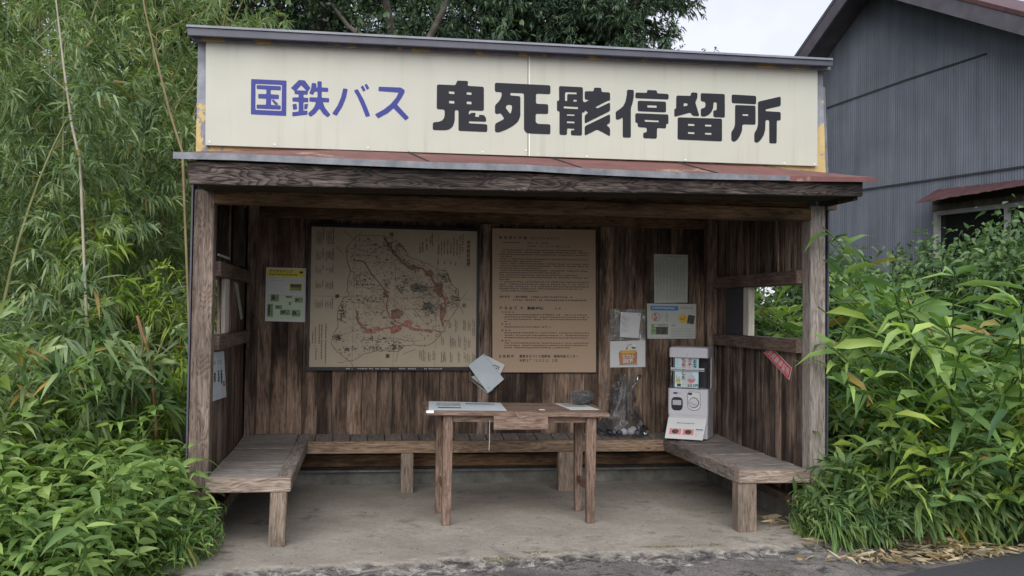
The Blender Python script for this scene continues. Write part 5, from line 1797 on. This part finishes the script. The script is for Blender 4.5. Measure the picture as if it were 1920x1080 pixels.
# --- dwarf bamboo (sasa): stems ending in fans of blades
def sasa_proto(seed, h, nst, rad, L, W, nl=7, droop=.7, spread=.9):
    global rng
    rng = np.random.default_rng(seed)
    mb, lv = MB(), Leaves()
    for _ in range(nst):
        a, rr = rng.uniform(0, 6.28), rad * math.sqrt(rng.random())
        b = np.array([math.cos(a) * rr, math.sin(a) * rr, 0])
        d = nrm(np.array([math.cos(a) * .35, math.sin(a) * .35, 1.0]) + rv(3) * .15)
        hh = h * rng.uniform(.55, 1.1)
        q, pts = b.copy(), [b.copy()]
        for s_ in range(6):
            d = nrm(d + np.array([math.cos(a) * .08, math.sin(a) * .08, -.03]))
            q = q + d * hh / 6
            pts.append(q.copy())
            if s_ >= 2:
                for _f in range(2):
                    td = nrm(d * .5 + rv(3) * .7)
                    fan(lv, q + td * rng.uniform(.02, .1), td, int(rng.integers(nl - 3, nl)), L, W, spread, droop)
        fan(lv, q, d, nl, L, W, spread, droop)
        mb.tube(pts, [.004 * (1 - .1 * k) for k in range(7)], 4, False)
    return tubes_mesh(mb, 'stem'), lv.mesh('foliage')


big = Kind([plant('dwarf_bamboo', *sasa_proto(31, 1.35, 30, .32, .19, .026, 9, .5, 1.2), 'stem_green', 'leaf_bamboo', 'waist high broad bladed dwarf bamboo at the left edge of the photo', 'dwarf bamboo', 'tall dwarf bamboo at the left edge'),
            plant('dwarf_bamboo', *sasa_proto(32, 1.15, 30, .32, .17, .024, 9, .5, 1.2), 'stem_green', 'leaf_sasa', 'waist high broad bladed dwarf bamboo at the left edge of the photo', 'dwarf bamboo', 'tall dwarf bamboo at the left edge')])
for x, y, k, sc in ((-3.2, .15, 0, 1.0), (-3.2, .4, 1, 1.05), (-3.4, .55, 0, 1.15), (-3.5, -.2, 0, .95), (-3.45, .1, 1, 1.2), (-3.2, .9, 0, 1.15), (-3.25, 1.0, 1, 1.0)):
    big.put(x, y, -.1, None, sc, k)
sml = Kind([plant('dwarf_bamboo', *sasa_proto(41, .60, 30, .28, .18, .030, 8, .4, 1.3), 'stem_green', 'leaf_sasa', 'dense knee high dwarf bamboo beside the right end of the bench', 'dwarf bamboo', 'dwarf bamboo at the right of the shelter'),
            plant('dwarf_bamboo', *sasa_proto(42, .8, 30, .32, .20, .033, 8, .4, 1.3), 'stem_green', 'leaf_sasa', 'dense knee high dwarf bamboo beside the right end of the bench', 'dwarf bamboo', 'dwarf bamboo at the right of the shelter')])
for x, y, k, sc in ((2.06, -.02, 0, .75), (2.02, -.12, 1, .5), (2.12, .1, 1, .95), (2.3, .0, 1, .72), (2.5, .05, 0, .95), (2.3, .3, 1, .9), (2.8, -.02, 1, .8), (2.55, .35, 1, 1.0), (3.0, .1, 0, 1.05), (2.85, .4, 1, 1.1), (3.2, -.1, 1, .8)):
    sml.put(x, y, -.06, None, sc, k)
tf = Kind([plant('dwarf_bamboo', *sasa_proto(43, .36, 46, .16, .15, .017, 8, .8, .7), 'stem_green', 'leaf_sasa', 'low tuft of narrow bamboo blades spilling over the floor by the right bench leg', 'dwarf bamboo'),
           plant('dwarf_bamboo', *sasa_proto(44, .26, 22, .09, .16, .015, 7, .7, .6), 'stem_green', 'leaf_ginger', 'small tuft of narrow blades at the foot of the left front post', 'dwarf bamboo')])
tf.put(1.78, -.12, -.05, None, .95, 0)
tf.put(-1.83, -.30, -.05, None, 1.0, 1)
lms = Kind([plant('dwarf_bamboo', *sasa_proto(45, .75, 26, .28, .17, .022, 8, .7), 'stem_green', 'leaf_lime', 'yellow green dwarf bamboo fans between the left weeds and the thicket', 'dwarf bamboo', 'yellow green dwarf bamboo left of the post'),])
for x, y, sc in ((-2.4, .65, .8), (-2.3, .25, .6), (-2.8, .35, .8)):
    lms.put(x, y, -.08, None, sc)


# --- tall broad-bladed ginger-like stalks on the right
def ginger_proto(seed, nst, h, rad, L=.27, W=.040):
    global rng
    rng = np.random.default_rng(seed)
    mb, lv = MB(), Leaves(([0, .25, .62, 1], [.2, 1, .72, 0]), True)
    for _ in range(nst):
        a, rr = rng.uniform(0, 6.28), rad * math.sqrt(rng.random())
        q = np.array([math.cos(a) * rr, math.sin(a) * rr, 0])
        d = nrm(np.array([math.cos(a) * .4, math.sin(a) * .4, 1.0]) + rv(3) * .18)
        hh = h * rng.uniform(.6, 1.08)
        ns = int(13 + 6 * hh)
        pa = rng.uniform(0, 3.14)
        pts = [q.copy()]
        for s_ in range(ns):
            d = nrm(d + np.array([math.cos(a) * .03, math.sin(a) * .03, -.02]) + rv(3) * .02)
            q = q + d * hh / ns
            pts.append(q.copy())
            if s_ > ns * .28:
                az = pa + (math.pi if s_ % 2 else 0) + rng.normal(0, .35)
                el = .0 + .45 * s_ / ns + rng.normal(0, .22)
                lv.put(q, dirv(az, el), L * rng.uniform(.7, 1.2), W * rng.uniform(.8, 1.25), rng.uniform(.3, .9))
        for _k in range(3):
            lv.put(q, dirv(rng.uniform(0, 6.28), .75), L * rng.uniform(.5, .85), W * .85, rng.uniform(.3, .9))
        mb.tube(pts, [.007 * (1 - .6 * k / ns) for k in range(ns + 1)], 5, False)
    return tubes_mesh(mb, 'stem'), lv.mesh('foliage')


gi = Kind([plant('leafy_stalks', *ginger_proto(s_, n_, h, .26), 'stem_green', 'leaf_ginger', 'clump of tall stalks with long arching bright green blades right of the shelter', 'plant', 'tall leafy stalks right of the shelter') for s_, n_, h in ((51, 34, .98), (52, 32, .78), (53, 40, 1.62))])
gi.p.append(plant('leafy_stalks', *ginger_proto(54, 26, 1.25, .26), 'stem_green', 'leaf_lime', 'yellow green clump of leafy stalks in the right hand bushes, bright highlights put into its leaf colour', 'plant', 'yellow green leafy stalks on the right'))  # lime blades carry the lit highlights of the clump as leaf colour
for x, y, k, sc in ((3.2, .15, 2, 1.32), (3.0, .6, 2, 1.15), (2.42, .12, 3, .72), (2.75, .2, 3, .95), (3.05, .05, 3, 1.2), (2.52, .35, 1, 1.0), (2.62, .0, 1, .85), (2.55, .8, 0, .9), (2.85, .4, 0, 1.05), (2.95, .15, 1, 1.1), (2.8, 1.0, 0, 1.0), (3.05, .75, 0, 1.2), (3.35, .35, 2, 1.48), (3.1, .55, 2, 1.3), (3.45, 1.1, 2, 1.5), (3.0, 1.4, 0, 1.1), (3.7, .8, 2, 1.4), (2.6, 1.4, 1, 1.0), (3.0, -.25, 1, .8), (3.7, 1.6, 2, 1.15)):
    gi.put(x, y, -.08, None, sc, k)

# --- shrubs in front of the barn
def shrub_proto(seed, h, rad, n, L, W):
    global rng
    rng = np.random.default_rng(seed)
    mb, lv = MB(), Leaves(OVATE)
    for _ in range(n):
        az, el = rng.uniform(0, 6.28), rng.uniform(.25, 1.5)
        r_ = rng.uniform(.55, 1.0)
        e = np.array([math.cos(az) * math.cos(el) * rad * r_, math.sin(az) * math.cos(el) * rad * r_, .25 * h + .75 * h * math.sin(el) * r_])
        mid_ = e * .5 + np.array([0, 0, .1 * h])
        mb.tube([np.array([0, 0, 0.]), mid_, e], [.012, .007, .002], 4, False)
        m_ = 26
        lv.put(e[None] + rv(m_, 3) * .10, rv(m_, 3) + np.array([math.cos(az) * .8, math.sin(az) * .8, .3]), L * rng.uniform(.6, 1.2, m_), W * rng.uniform(.8, 1.2, m_), rng.uniform(.1, .7, m_))
    return tubes_mesh(mb, 'stem'), lv.mesh('foliage')


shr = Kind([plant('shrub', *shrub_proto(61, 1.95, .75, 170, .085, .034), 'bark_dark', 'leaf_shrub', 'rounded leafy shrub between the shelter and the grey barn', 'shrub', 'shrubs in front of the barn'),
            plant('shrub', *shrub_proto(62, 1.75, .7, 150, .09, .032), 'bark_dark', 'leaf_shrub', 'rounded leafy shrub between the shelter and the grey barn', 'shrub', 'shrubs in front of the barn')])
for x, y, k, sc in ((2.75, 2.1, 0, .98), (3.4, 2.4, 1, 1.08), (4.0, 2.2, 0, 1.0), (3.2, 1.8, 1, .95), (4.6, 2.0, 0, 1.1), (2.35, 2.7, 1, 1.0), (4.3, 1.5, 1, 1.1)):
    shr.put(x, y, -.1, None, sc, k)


hed = Kind([plant('shrub', *shrub_proto(63, 2.6, 1.2, 230, .10, .042), 'bark_dark', 'leaf_tree', 'dark leafy shrub under the trees deep in the left thicket', 'shrub', 'shrubs under the trees', )])
for x, y, sc in ((-6.2, 6.2, 1.0), (-5.0, 6.6, 1.1), (-4.0, 6.9, 1.0), (-3.0, 6.6, 1.1), (-6.9, 7.6, 1.3), (-5.6, 8.0, 1.4), (-4.4, 8.4, 1.3), (-3.3, 8.0, 1.3)):
    hed.put(x, y, -.1, None, sc)

# --- weeds at lower left
def weed_proto(seed, h, nst, rad, L, W, tri=False):
    global rng
    rng = np.random.default_rng(seed)
    mb, lv = MB(), Leaves(BROAD, True)
    for _ in range(nst):
        a, rr = rng.uniform(0, 6.28), rad * math.sqrt(rng.random())
        q = np.array([math.cos(a) * rr, math.sin(a) * rr, 0])
        d = nrm(np.array([math.cos(a) * .5, math.sin(a) * .5, 1.0]) + rv(3) * .2)
        hh = h * rng.uniform(.5, 1.1)
        pts = [q.copy()]
        for s_ in range(7):
            d = nrm(d + rv(3) * .08)
            q = q + d * hh / 7
            pts.append(q.copy())
            if s_ >= 1:
                az = rng.uniform(0, 6.28)
                n_ = 3
                for k in range(n_):
                    az2 = az + k * (6.28 / n_ if not tri else 1.1) + rng.normal(0, .2)
                    st = q + dirv(az if tri else az2, .4) * (.06 if tri else .015)
                    lv.put(st, dirv(az2, rng.uniform(-.1, .5)), L * rng.uniform(.6, 1.2), W * rng.uniform(.8, 1.2), rng.uniform(.2, .8))
        mb.tube(pts, [.003 - .0003 * k for k in range(8)], 4, False)
    return tubes_mesh(mb, 'stem'), lv.mesh('foliage')


wd = Kind([plant('weed', *weed_proto(s_, h, 18, .2, L, W), 'stem_green', 'leaf_weed', 'leafy green weed in the dense undergrowth at lower left', 'weed', 'weeds at lower left') for s_, h, L, W in ((71, .5, .07, .031), (72, .55, .11, .024), (73, .6, .13, .027))])
sp = []
for i in range(95):
    y = random.uniform(-.95, .6)
    x = random.uniform(-3.3 + .1 * y, -1.98 - max(0, -.35 - y) * .12)
    sp.append((x, y))
for x, y in sp:
    wd.put(x, y, -.08, None, random.uniform(.8, 1.15) * (.55 if y < -.45 and x > -2.15 else .8 if x > -2.2 else 1.2))
tr3 = Kind([plant('weed', *weed_proto(75, .55, 5, .1, .085, .055, True), 'stem_green', 'leaf_lime', 'pale three leafed weed standing out of the undergrowth at lower left', 'weed', 'three leafed weeds at lower left')])
for x, y, sc in ((-2.2, -.85, .8), (-1.98, -.62, .62), (-2.35, -.62, 1.0), (-2.15, -.35, .9), (-1.93, -.45, .55)):
    tr3.put(x, y, -.06, None, sc)
tall = Kind([plant('weed', *weed_proto(76, .95, 7, .16, .10, .03), 'stem_green', 'leaf_lime', 'tall narrow leafed weed rising above the undergrowth at lower left', 'weed', 'tall weeds at lower left')])
for x, y, sc in ((-2.35, .1, .9), (-2.65, -.1, 1.0), (-2.9, .05, 1.1), (-2.5, .3, 1.05), (-2.75, -.45, .85), (-2.2, .2, .8), (-3.0, -.3, 1.0)):
    tall.put(x, y, -.08, None, sc)
for x, y, sc in ((-2.55, -.55, .5), (-2.25, -.15, .55), (-2.8, -.3, .7), (-2.95, .25, .9)):
    lms.put(x, y, -.08, None, sc)
# broad pale leaves climbing among the left bamboo
vn = Kind([plant('vine', *weed_proto(78, 1.1, 6, .25, .075, .052, True), 'stem_green', 'leaf_weed', 'broad leafed vine climbing among the dwarf bamboo at the left edge', 'vine', 'vines at the left edge')])
for x, y, sc in ((-2.55, -.35, .95), (-2.85, -.6, 1.1), (-2.7, .1, 1.25)):
    vn.put(x, y, -.08, None, sc)

# --- grass tuft at lower right
def grass_proto(seed, n, h):
    global rng
    rng = np.random.default_rng(seed)
    lv = Leaves()
    az = rng.uniform(0, 6.28, n)
    el = rng.uniform(.5, 1.4, n)
    lv.put(rv(n, 3) * np.array([.09, .07, 0]), np.stack([np.cos(az) * np.cos(el), np.sin(az) * np.cos(el), np.sin(el)], 1), h * rng.uniform(.5, 1.2, n), .008 * rng.uniform(.7, 1.3, n), rng.uniform(.4, 1.3, n))
    return lv.mesh('grass')


g0 = link('grass_tuft', grass_proto(81, 170, .24), 'leaf_lime')
tag(g0, 'pale green grass tuft growing out of the dry leaf litter at lower right', 'grass', 'grass tufts at lower right')
for i, (px, py, sc) in enumerate(((1835, 1010, 1.1), (1790, 985, .9), (1880, 985, 1.0), (1690, 995, .7), (1815, 1035, .8))):
    o = g0 if i == 0 else g0.copy()
    if i:
        COL.objects.link(o)
    o.location = at_z(px, py, -.045)
    o.scale = (sc,) * 3
    o.rotation_euler = (0, 0, i * 1.3)

# --- dry leaf litter, moss, fallen leaves
rng = np.random.default_rng(91)
lv = Leaves(([0, .3, .66, 1], [.3, 1, .7, 0]))
for (px, py, sx, sy, n) in ((1690, 1015, .24, .09, 620), (1790, 1040, .16, .06, 330), (1590, 995, .2, .05, 220), (1480, 985, .12, .04, 40), (1900, 990, .12, .08, 130), (1640, 1050, .12, .04, 110), (385, 1050, .06, .03, 16)):
    c_ = at_z(px, py, -.03)
    P = np.array([c_.x, c_.y, 0]) + rv(n, 3) * np.array([sx, sy, 0])
    P[:, 2] = [max(floor_h(a, b) if abs(a) < 1.93 else -1, apron_h(a, b)) for a, b in P[:, :2]]
    P[:, 2] += rng.uniform(.004, .035, n)
    d = rv(n, 3) * np.array([1, 1, .12])
    lv.put(P, d, rng.uniform(.05, .13, n), rng.uniform(.011, .024, n), rng.uniform(-.1, .25, n))
o = link('leaf_litter', lv.mesh('leaf_litter'), 'leaf_dry')
tag(o, 'dry pale bamboo leaf litter under the bushes at lower right', 'leaf litter', kind='stuff')
lv = Leaves(OVATE)
for (px, py, sx, sy, n) in ((938, 1057, .055, .018, 260), (1005, 1046, .05, .012, 120), (1240, 1035, .10, .012, 240), (1330, 1032, .06, .012, 90), (1060, 1048, .04, .01, 60), (1455, 1072, .02, .01, 60), (700, 1048, .05, .008, 40)):
    c_ = at_z(px, py, -.03)
    P = np.array([c_.x, c_.y, 0]) + rv(n, 3) * np.array([sx, sy, 0])
    P[:, 2] = [max(floor_h(a, b), apron_h(a, b)) for a, b in P[:, :2]]
    lv.put(P, rv(n, 3) * np.array([1, 1, .4]) + np.array([0, 0, .5]), rng.uniform(.005, .012, n), rng.uniform(.003, .006, n), .3)
o = link('moss', lv.mesh('moss'), 'moss_leaf')
tag(o, 'small yellow green moss patches along the broken edge of the floor', 'moss', kind='stuff')
for px, py, m, lab, L in ((1494, 1053, 'print_amber', 'single yellow fallen leaf on the cracked forecourt', .05), (893, 1071, 'map_red', 'small reddish fallen leaf on the cracked forecourt', .03), (1390, 1028, 'paper_white', 'pale curled scrap lying at the floor edge near the right bench leg', .035)):
    p = at_z(px, py, -.03)
    p.z = max(floor_h(p.x, p.y), apron_h(p.x, p.y)) + .008
    lv = Leaves(OVATE, True)
    rng = np.random.default_rng(int(px))
    lv.put(np.array([[0, 0, 0.]]), np.array([[.3, -.6, .35]]), L, L * .42, .3)
    tag(link('fallen_leaf', lv.mesh('fallen_leaf'), m, origin=None), lab, 'leaf').location = p
# twigs and grit on the floor
for k, (px, py, a_) in enumerate(((1350, 946, .2), (1300, 920, .5), (1262, 918, 1.2), (1345, 960, .1), (1455, 985, .4))):
    p = at_z(px, py, .004)
    q = Vector((math.cos(a_), math.sin(a_), 0)) * random.uniform(.03, .07)
    tag(MB().tube([p - q, p + Vector((0, .006, .004)), p + q], .0022, 5).build('twig', 'culm_tan', origin=p), 'short pale dry twig lying on the floor before the right bench', 'twig', 'twigs on the floor')
rng = np.random.default_rng(93)
lv = Leaves(OVATE)
n = 420
P = np.stack([rng.uniform(-1.7, 1.7, n), rng.uniform(-.5, 1.6, n), np.zeros(n)], 1)
P[:, 2] = [floor_h(a, b) + .003 for a, b in P[:, :2]]
lv.put(P, rv(n, 3) * np.array([1, 1, .3]), rng.uniform(.004, .016, n), rng.uniform(.002, .006, n), .2)
tag(link('floor_grit', lv.mesh('floor_grit'), 'bark_dark'), 'scattered dark grit and crumbs on the concrete floor', 'grit', kind='stuff')
chk = None
for k, (px, py, sx, sy) in enumerate(((525, 1046, .055, .03), (560, 1052, .035, .022), (445, 1048, .03, .02), (640, 1046, .06, .028), (735, 1040, .03, .018), (905, 1038, .025, .014), (1140, 1036, .02, .012), (585, 1068, .05, .022), (480, 1070, .045, .02))):
    p = at_z(px, py, -.015)
    n_ = 11
    ring = [(math.cos(6.283 * i / n_) * random.uniform(.6, 1.1) * sx, math.sin(6.283 * i / n_) * random.uniform(.6, 1.1) * sy) for i in range(n_)]
    z0 = apron_h(p.x, p.y) - .01
    hh = random.uniform(.022, .036)
    mb = MB().add([(p.x + a, p.y + b, z0) for a, b in ring] + [(p.x + a * .8, p.y + b * .8, z0 + hh * random.uniform(.8, 1.1)) for a, b in ring] + [(p.x, p.y, z0 + hh * 1.05)],
                  [(i, (i + 1) % n_, n_ + (i + 1) % n_, n_ + i) for i in range(n_)] + [(n_ + i, n_ + (i + 1) % n_, 2 * n_) for i in range(n_)])
    o = mb.build('concrete_chunk', 'asphalt' if k % 3 else 'foundation_concrete', origin=(p.x, p.y, z0))
    tag(o, 'flat broken chunk lying along the crumbling front edge of the floor', 'concrete chunk', 'broken chunks along the floor edge')
rng = np.random.default_rng(94)
mb = MB()
for k in range(46):
    x = random.uniform(-1.75, 1.2)
    y = edge_y(x) - abs(random.gauss(.02, .04))
    r = abs(random.gauss(.007, .006)) + .003
    mb.sphere((x, y, apron_h(x, y) + r * .3), r, 7, 4, (random.uniform(.9, 1.6), random.uniform(.7, 1.2), .7))
tag(mb.build('concrete_crumbs', 'foundation_concrete'), 'crumbled bits of concrete along the broken floor edge', 'crumbs', kind='stuff')


# --- trees behind
def cedar_proto(seed, h, rad, z0, nb):
    global rng
    rng = np.random.default_rng(seed)
    mb, lv = MB(), Leaves()
    pts = [np.array([.05 * math.sin(k * .9), .05 * math.cos(k * .7), h * k / 9]) for k in range(10)]
    mb.tube(pts, [.15 * (1 - .9 * k / 9) + .01 for k in range(10)], 9)
    for i in range(nb):
        z = z0 + (h - z0) * (i / nb) ** 1.15 + rng.uniform(-.1, .1)
        f_ = max(.01, (h - z) / (h - z0))
        bl = rad * (f_ ** .75) * rng.uniform(.6, 1.15) + .15
        az = rng.uniform(0, 6.28)
        d = dirv(az, .25)
        q = np.array([0, 0, z])
        bp = [q.copy()]
        ns = 10
        for s_ in range(ns):
            d = nrm(d + np.array([0, 0, -.10 + .03 * s_]) + rv(3) * .07)
            q = q + d * bl / ns
            bp.append(q.copy())
            if s_ >= 1:
                for _t in range(3):
                    td = nrm(d * .7 + rv(3) * .6 + np.array([0, 0, -.35]))
                    tl = rng.uniform(.12, .3)
                    m_ = 17
                    tt = np.linspace(.15, 1, m_)[:, None]
                    lv.put(q[None] + td[None] * tl * tt, td[None] * .8 + rv(m_, 3) * .45 + np.array([0, 0, -.12]), .085 * rng.uniform(.6, 1.2, m_), .021 * rng.uniform(.7, 1.2, m_), .4)
        m_ = 8
        lv.put(q[None] + rv(m_, 3) * .03, d[None] + rv(m_, 3) * .4, .09, .017, .2)
        mb.tube(bp, [.022 * (1 - .85 * k / ns) * min(1, bl) + .002 for k in range(ns + 1)], 5, False)
    return tubes_mesh(mb, 'trunk'), lv.mesh('crown')


def broad_proto(seed, h, z0, rad, ncl, fork):
    global rng
    rng = np.random.default_rng(seed)
    mb, lv = MB(), Leaves(OVATE)
    mb.tube([np.array(q) for q in ((0, 0, 0.), (.05, 0, h * .15), (.0, .03, h * .32), (.12, 0, h * .48))], [.13, .115, .10, .09], 9)
    tips = []
    for k in range(fork):
        az = k * 6.28 / fork + rng.uniform(-.4, .4)
        z = h * rng.uniform(.40, .475)
        q = np.array([.06, 0, z])
        d = dirv(az, rng.uniform(.5, 1.0))
        bp = [q.copy()]
        for s_ in range(8):
            d = nrm(d + rv(3) * .16 + np.array([0, 0, .05]))
            q = q + d * rad * .17 * rng.uniform(.8, 1.3)
            bp.append(q.copy())
            if s_ >= 4:
                tips.append(q.copy())
            if s_ >= 4:
                e = q + nrm(rv(3)) * rad * .35
                mb.tube([q, (q + e) / 2 + rv(3) * .05, e], [.012, .008, .003], 4, False)
                tips.append(e)
        mb.tube(bp, [.055 * (1 - .11 * j) for j in range(9)], 6, False)
    for c_ in range(ncl):
        b = tips[int(rng.integers(len(tips)))] if rng.random() < .5 else np.array([rng.normal(0, rad * .5), rng.normal(0, rad * .5), rng.uniform(z0, h)])
        p = b + rv(3) * .22
        m_ = 34
        lv.put(p[None] + rv(m_, 3) * .13, rv(m_, 3) + np.array([0, 0, -.3]), .075 * rng.uniform(.6, 1.2, m_), .032 * rng.uniform(.8, 1.2, m_), rng.uniform(.1, .6, m_))
    return tubes_mesh(mb, 'trunk'), lv.mesh('crown')


PN = ('trunk', 'crown')
ced = Kind([plant('cedar_tree', *cedar_proto(101, 9.5, 1.6, 1.9, 210), 'bark_dark', 'leaf_cedar', 'dark cedar in the wood behind the shelter roof', 'tree', 'cedars behind the shelter', PN),
            plant('cedar_tree', *cedar_proto(102, 8.2, 1.5, 1.6, 190), 'bark_dark', 'leaf_cedar', 'dark cedar in the wood behind the shelter roof', 'tree', 'cedars behind the shelter', PN)])


def bx(px, Y):
    return at_y(px, 60, Y).x


for px, Y, k, sc in ((1195, 7.2, 0, 1.0), (1040, 7.6, 1, 1.05), (905, 8.2, 0, 1.1), (1110, 9.5, 1, 1.2), (470, 8.0, 1, 1.1), (620, 9.0, 0, 1.1), (330, 9.0, 0, 1.15), (780, 10.0, 1, 1.25), (960, 10.5, 0, 1.2)):
    ced.put(bx(px, Y), Y, -.1, None, sc, k, 'dark cedar at the right end of the wood, its edge against the sky' if px == 1195 else None)
lt = plant('broadleaf_tree', *broad_proto(111, 9.5, 5.6, 1.6, 200, 3), 'bark_pale', 'leaf_tree', 'pale barked forked tree rising behind the middle of the signboard', 'tree', None, PN)
lt.location = (bx(735, 5.6), 5.6, -.1)
bt = Kind([plant('broadleaf_tree', *broad_proto(112, 9, 2.9, 1.9, 250, 4), 'bark_dark', 'leaf_tree', 'dark trunked leafy tree behind the left end of the signboard', 'tree', 'leafy trees behind the left of the shelter', PN)])
for px, Y, sc in ((440, 6.2, 1.0), (560, 6.8, 1.05), (160, 7.5, 1.1), (20, 8.5, 1.2), (270, 7.0, .95)):
    bt.put(bx(px, Y), Y, -.1, None, sc)


# --- no blade grows through the shelter's timber: drop the ones that would stand inside it
bpy.context.view_layer.update()
for o in [q for q in COL.objects if q.type == 'MESH' and q.parent is not None and q.name.split('.')[0] in ('foliage', 'stem', 'culm')]:
    Mw = np.array(o.matrix_world)
    if abs(Mw[0, 3]) > 4.2 or not -1.5 < Mw[1, 3] < 3.2:
        continue
    me = o.data
    V = np.empty(len(me.vertices) * 3, np.float32)
    me.vertices.foreach_get('co', V)
    Wv = V.reshape(-1, 3) @ Mw[:3, :3].T + Mw[:3, 3]
    bad = (np.abs(Wv[:, 0]) < 1.90) & (Wv[:, 1] > .02) & (Wv[:, 1] < 1.8) & (Wv[:, 2] < 2.3)
    bad |= (np.abs(Wv[:, 0]) < 1.97) & (Wv[:, 1] > -.5) & (Wv[:, 1] < 2.0) & (Wv[:, 2] > 1.85) & (Wv[:, 2] < 2.9)
    bad |= (np.abs(Wv[:, 0]) < 1.62) & (Wv[:, 1] > -.6) & (Wv[:, 1] < 1.8)
    if not bad.any():
        continue
    me = me.copy()
    bm = bmesh.new()
    bm.from_mesh(me)
    bm.verts.ensure_lookup_table()
    kill = set()
    for i in np.nonzero(bad)[0]:
        v = bm.verts[int(i)]
        stack = [v]
        while stack:                    # the whole blade (one small island) goes
            q = stack.pop()
            if q in kill or len(kill) > 400000:
                continue
            kill.add(q)
            if o.name.startswith('foliage'):
                stack += [e.other_vert(q) for e in q.link_edges]
    bmesh.ops.delete(bm, geom=list(kill), context='VERTS')
    bm.to_mesh(me)
    bm.free()
    o.data = me
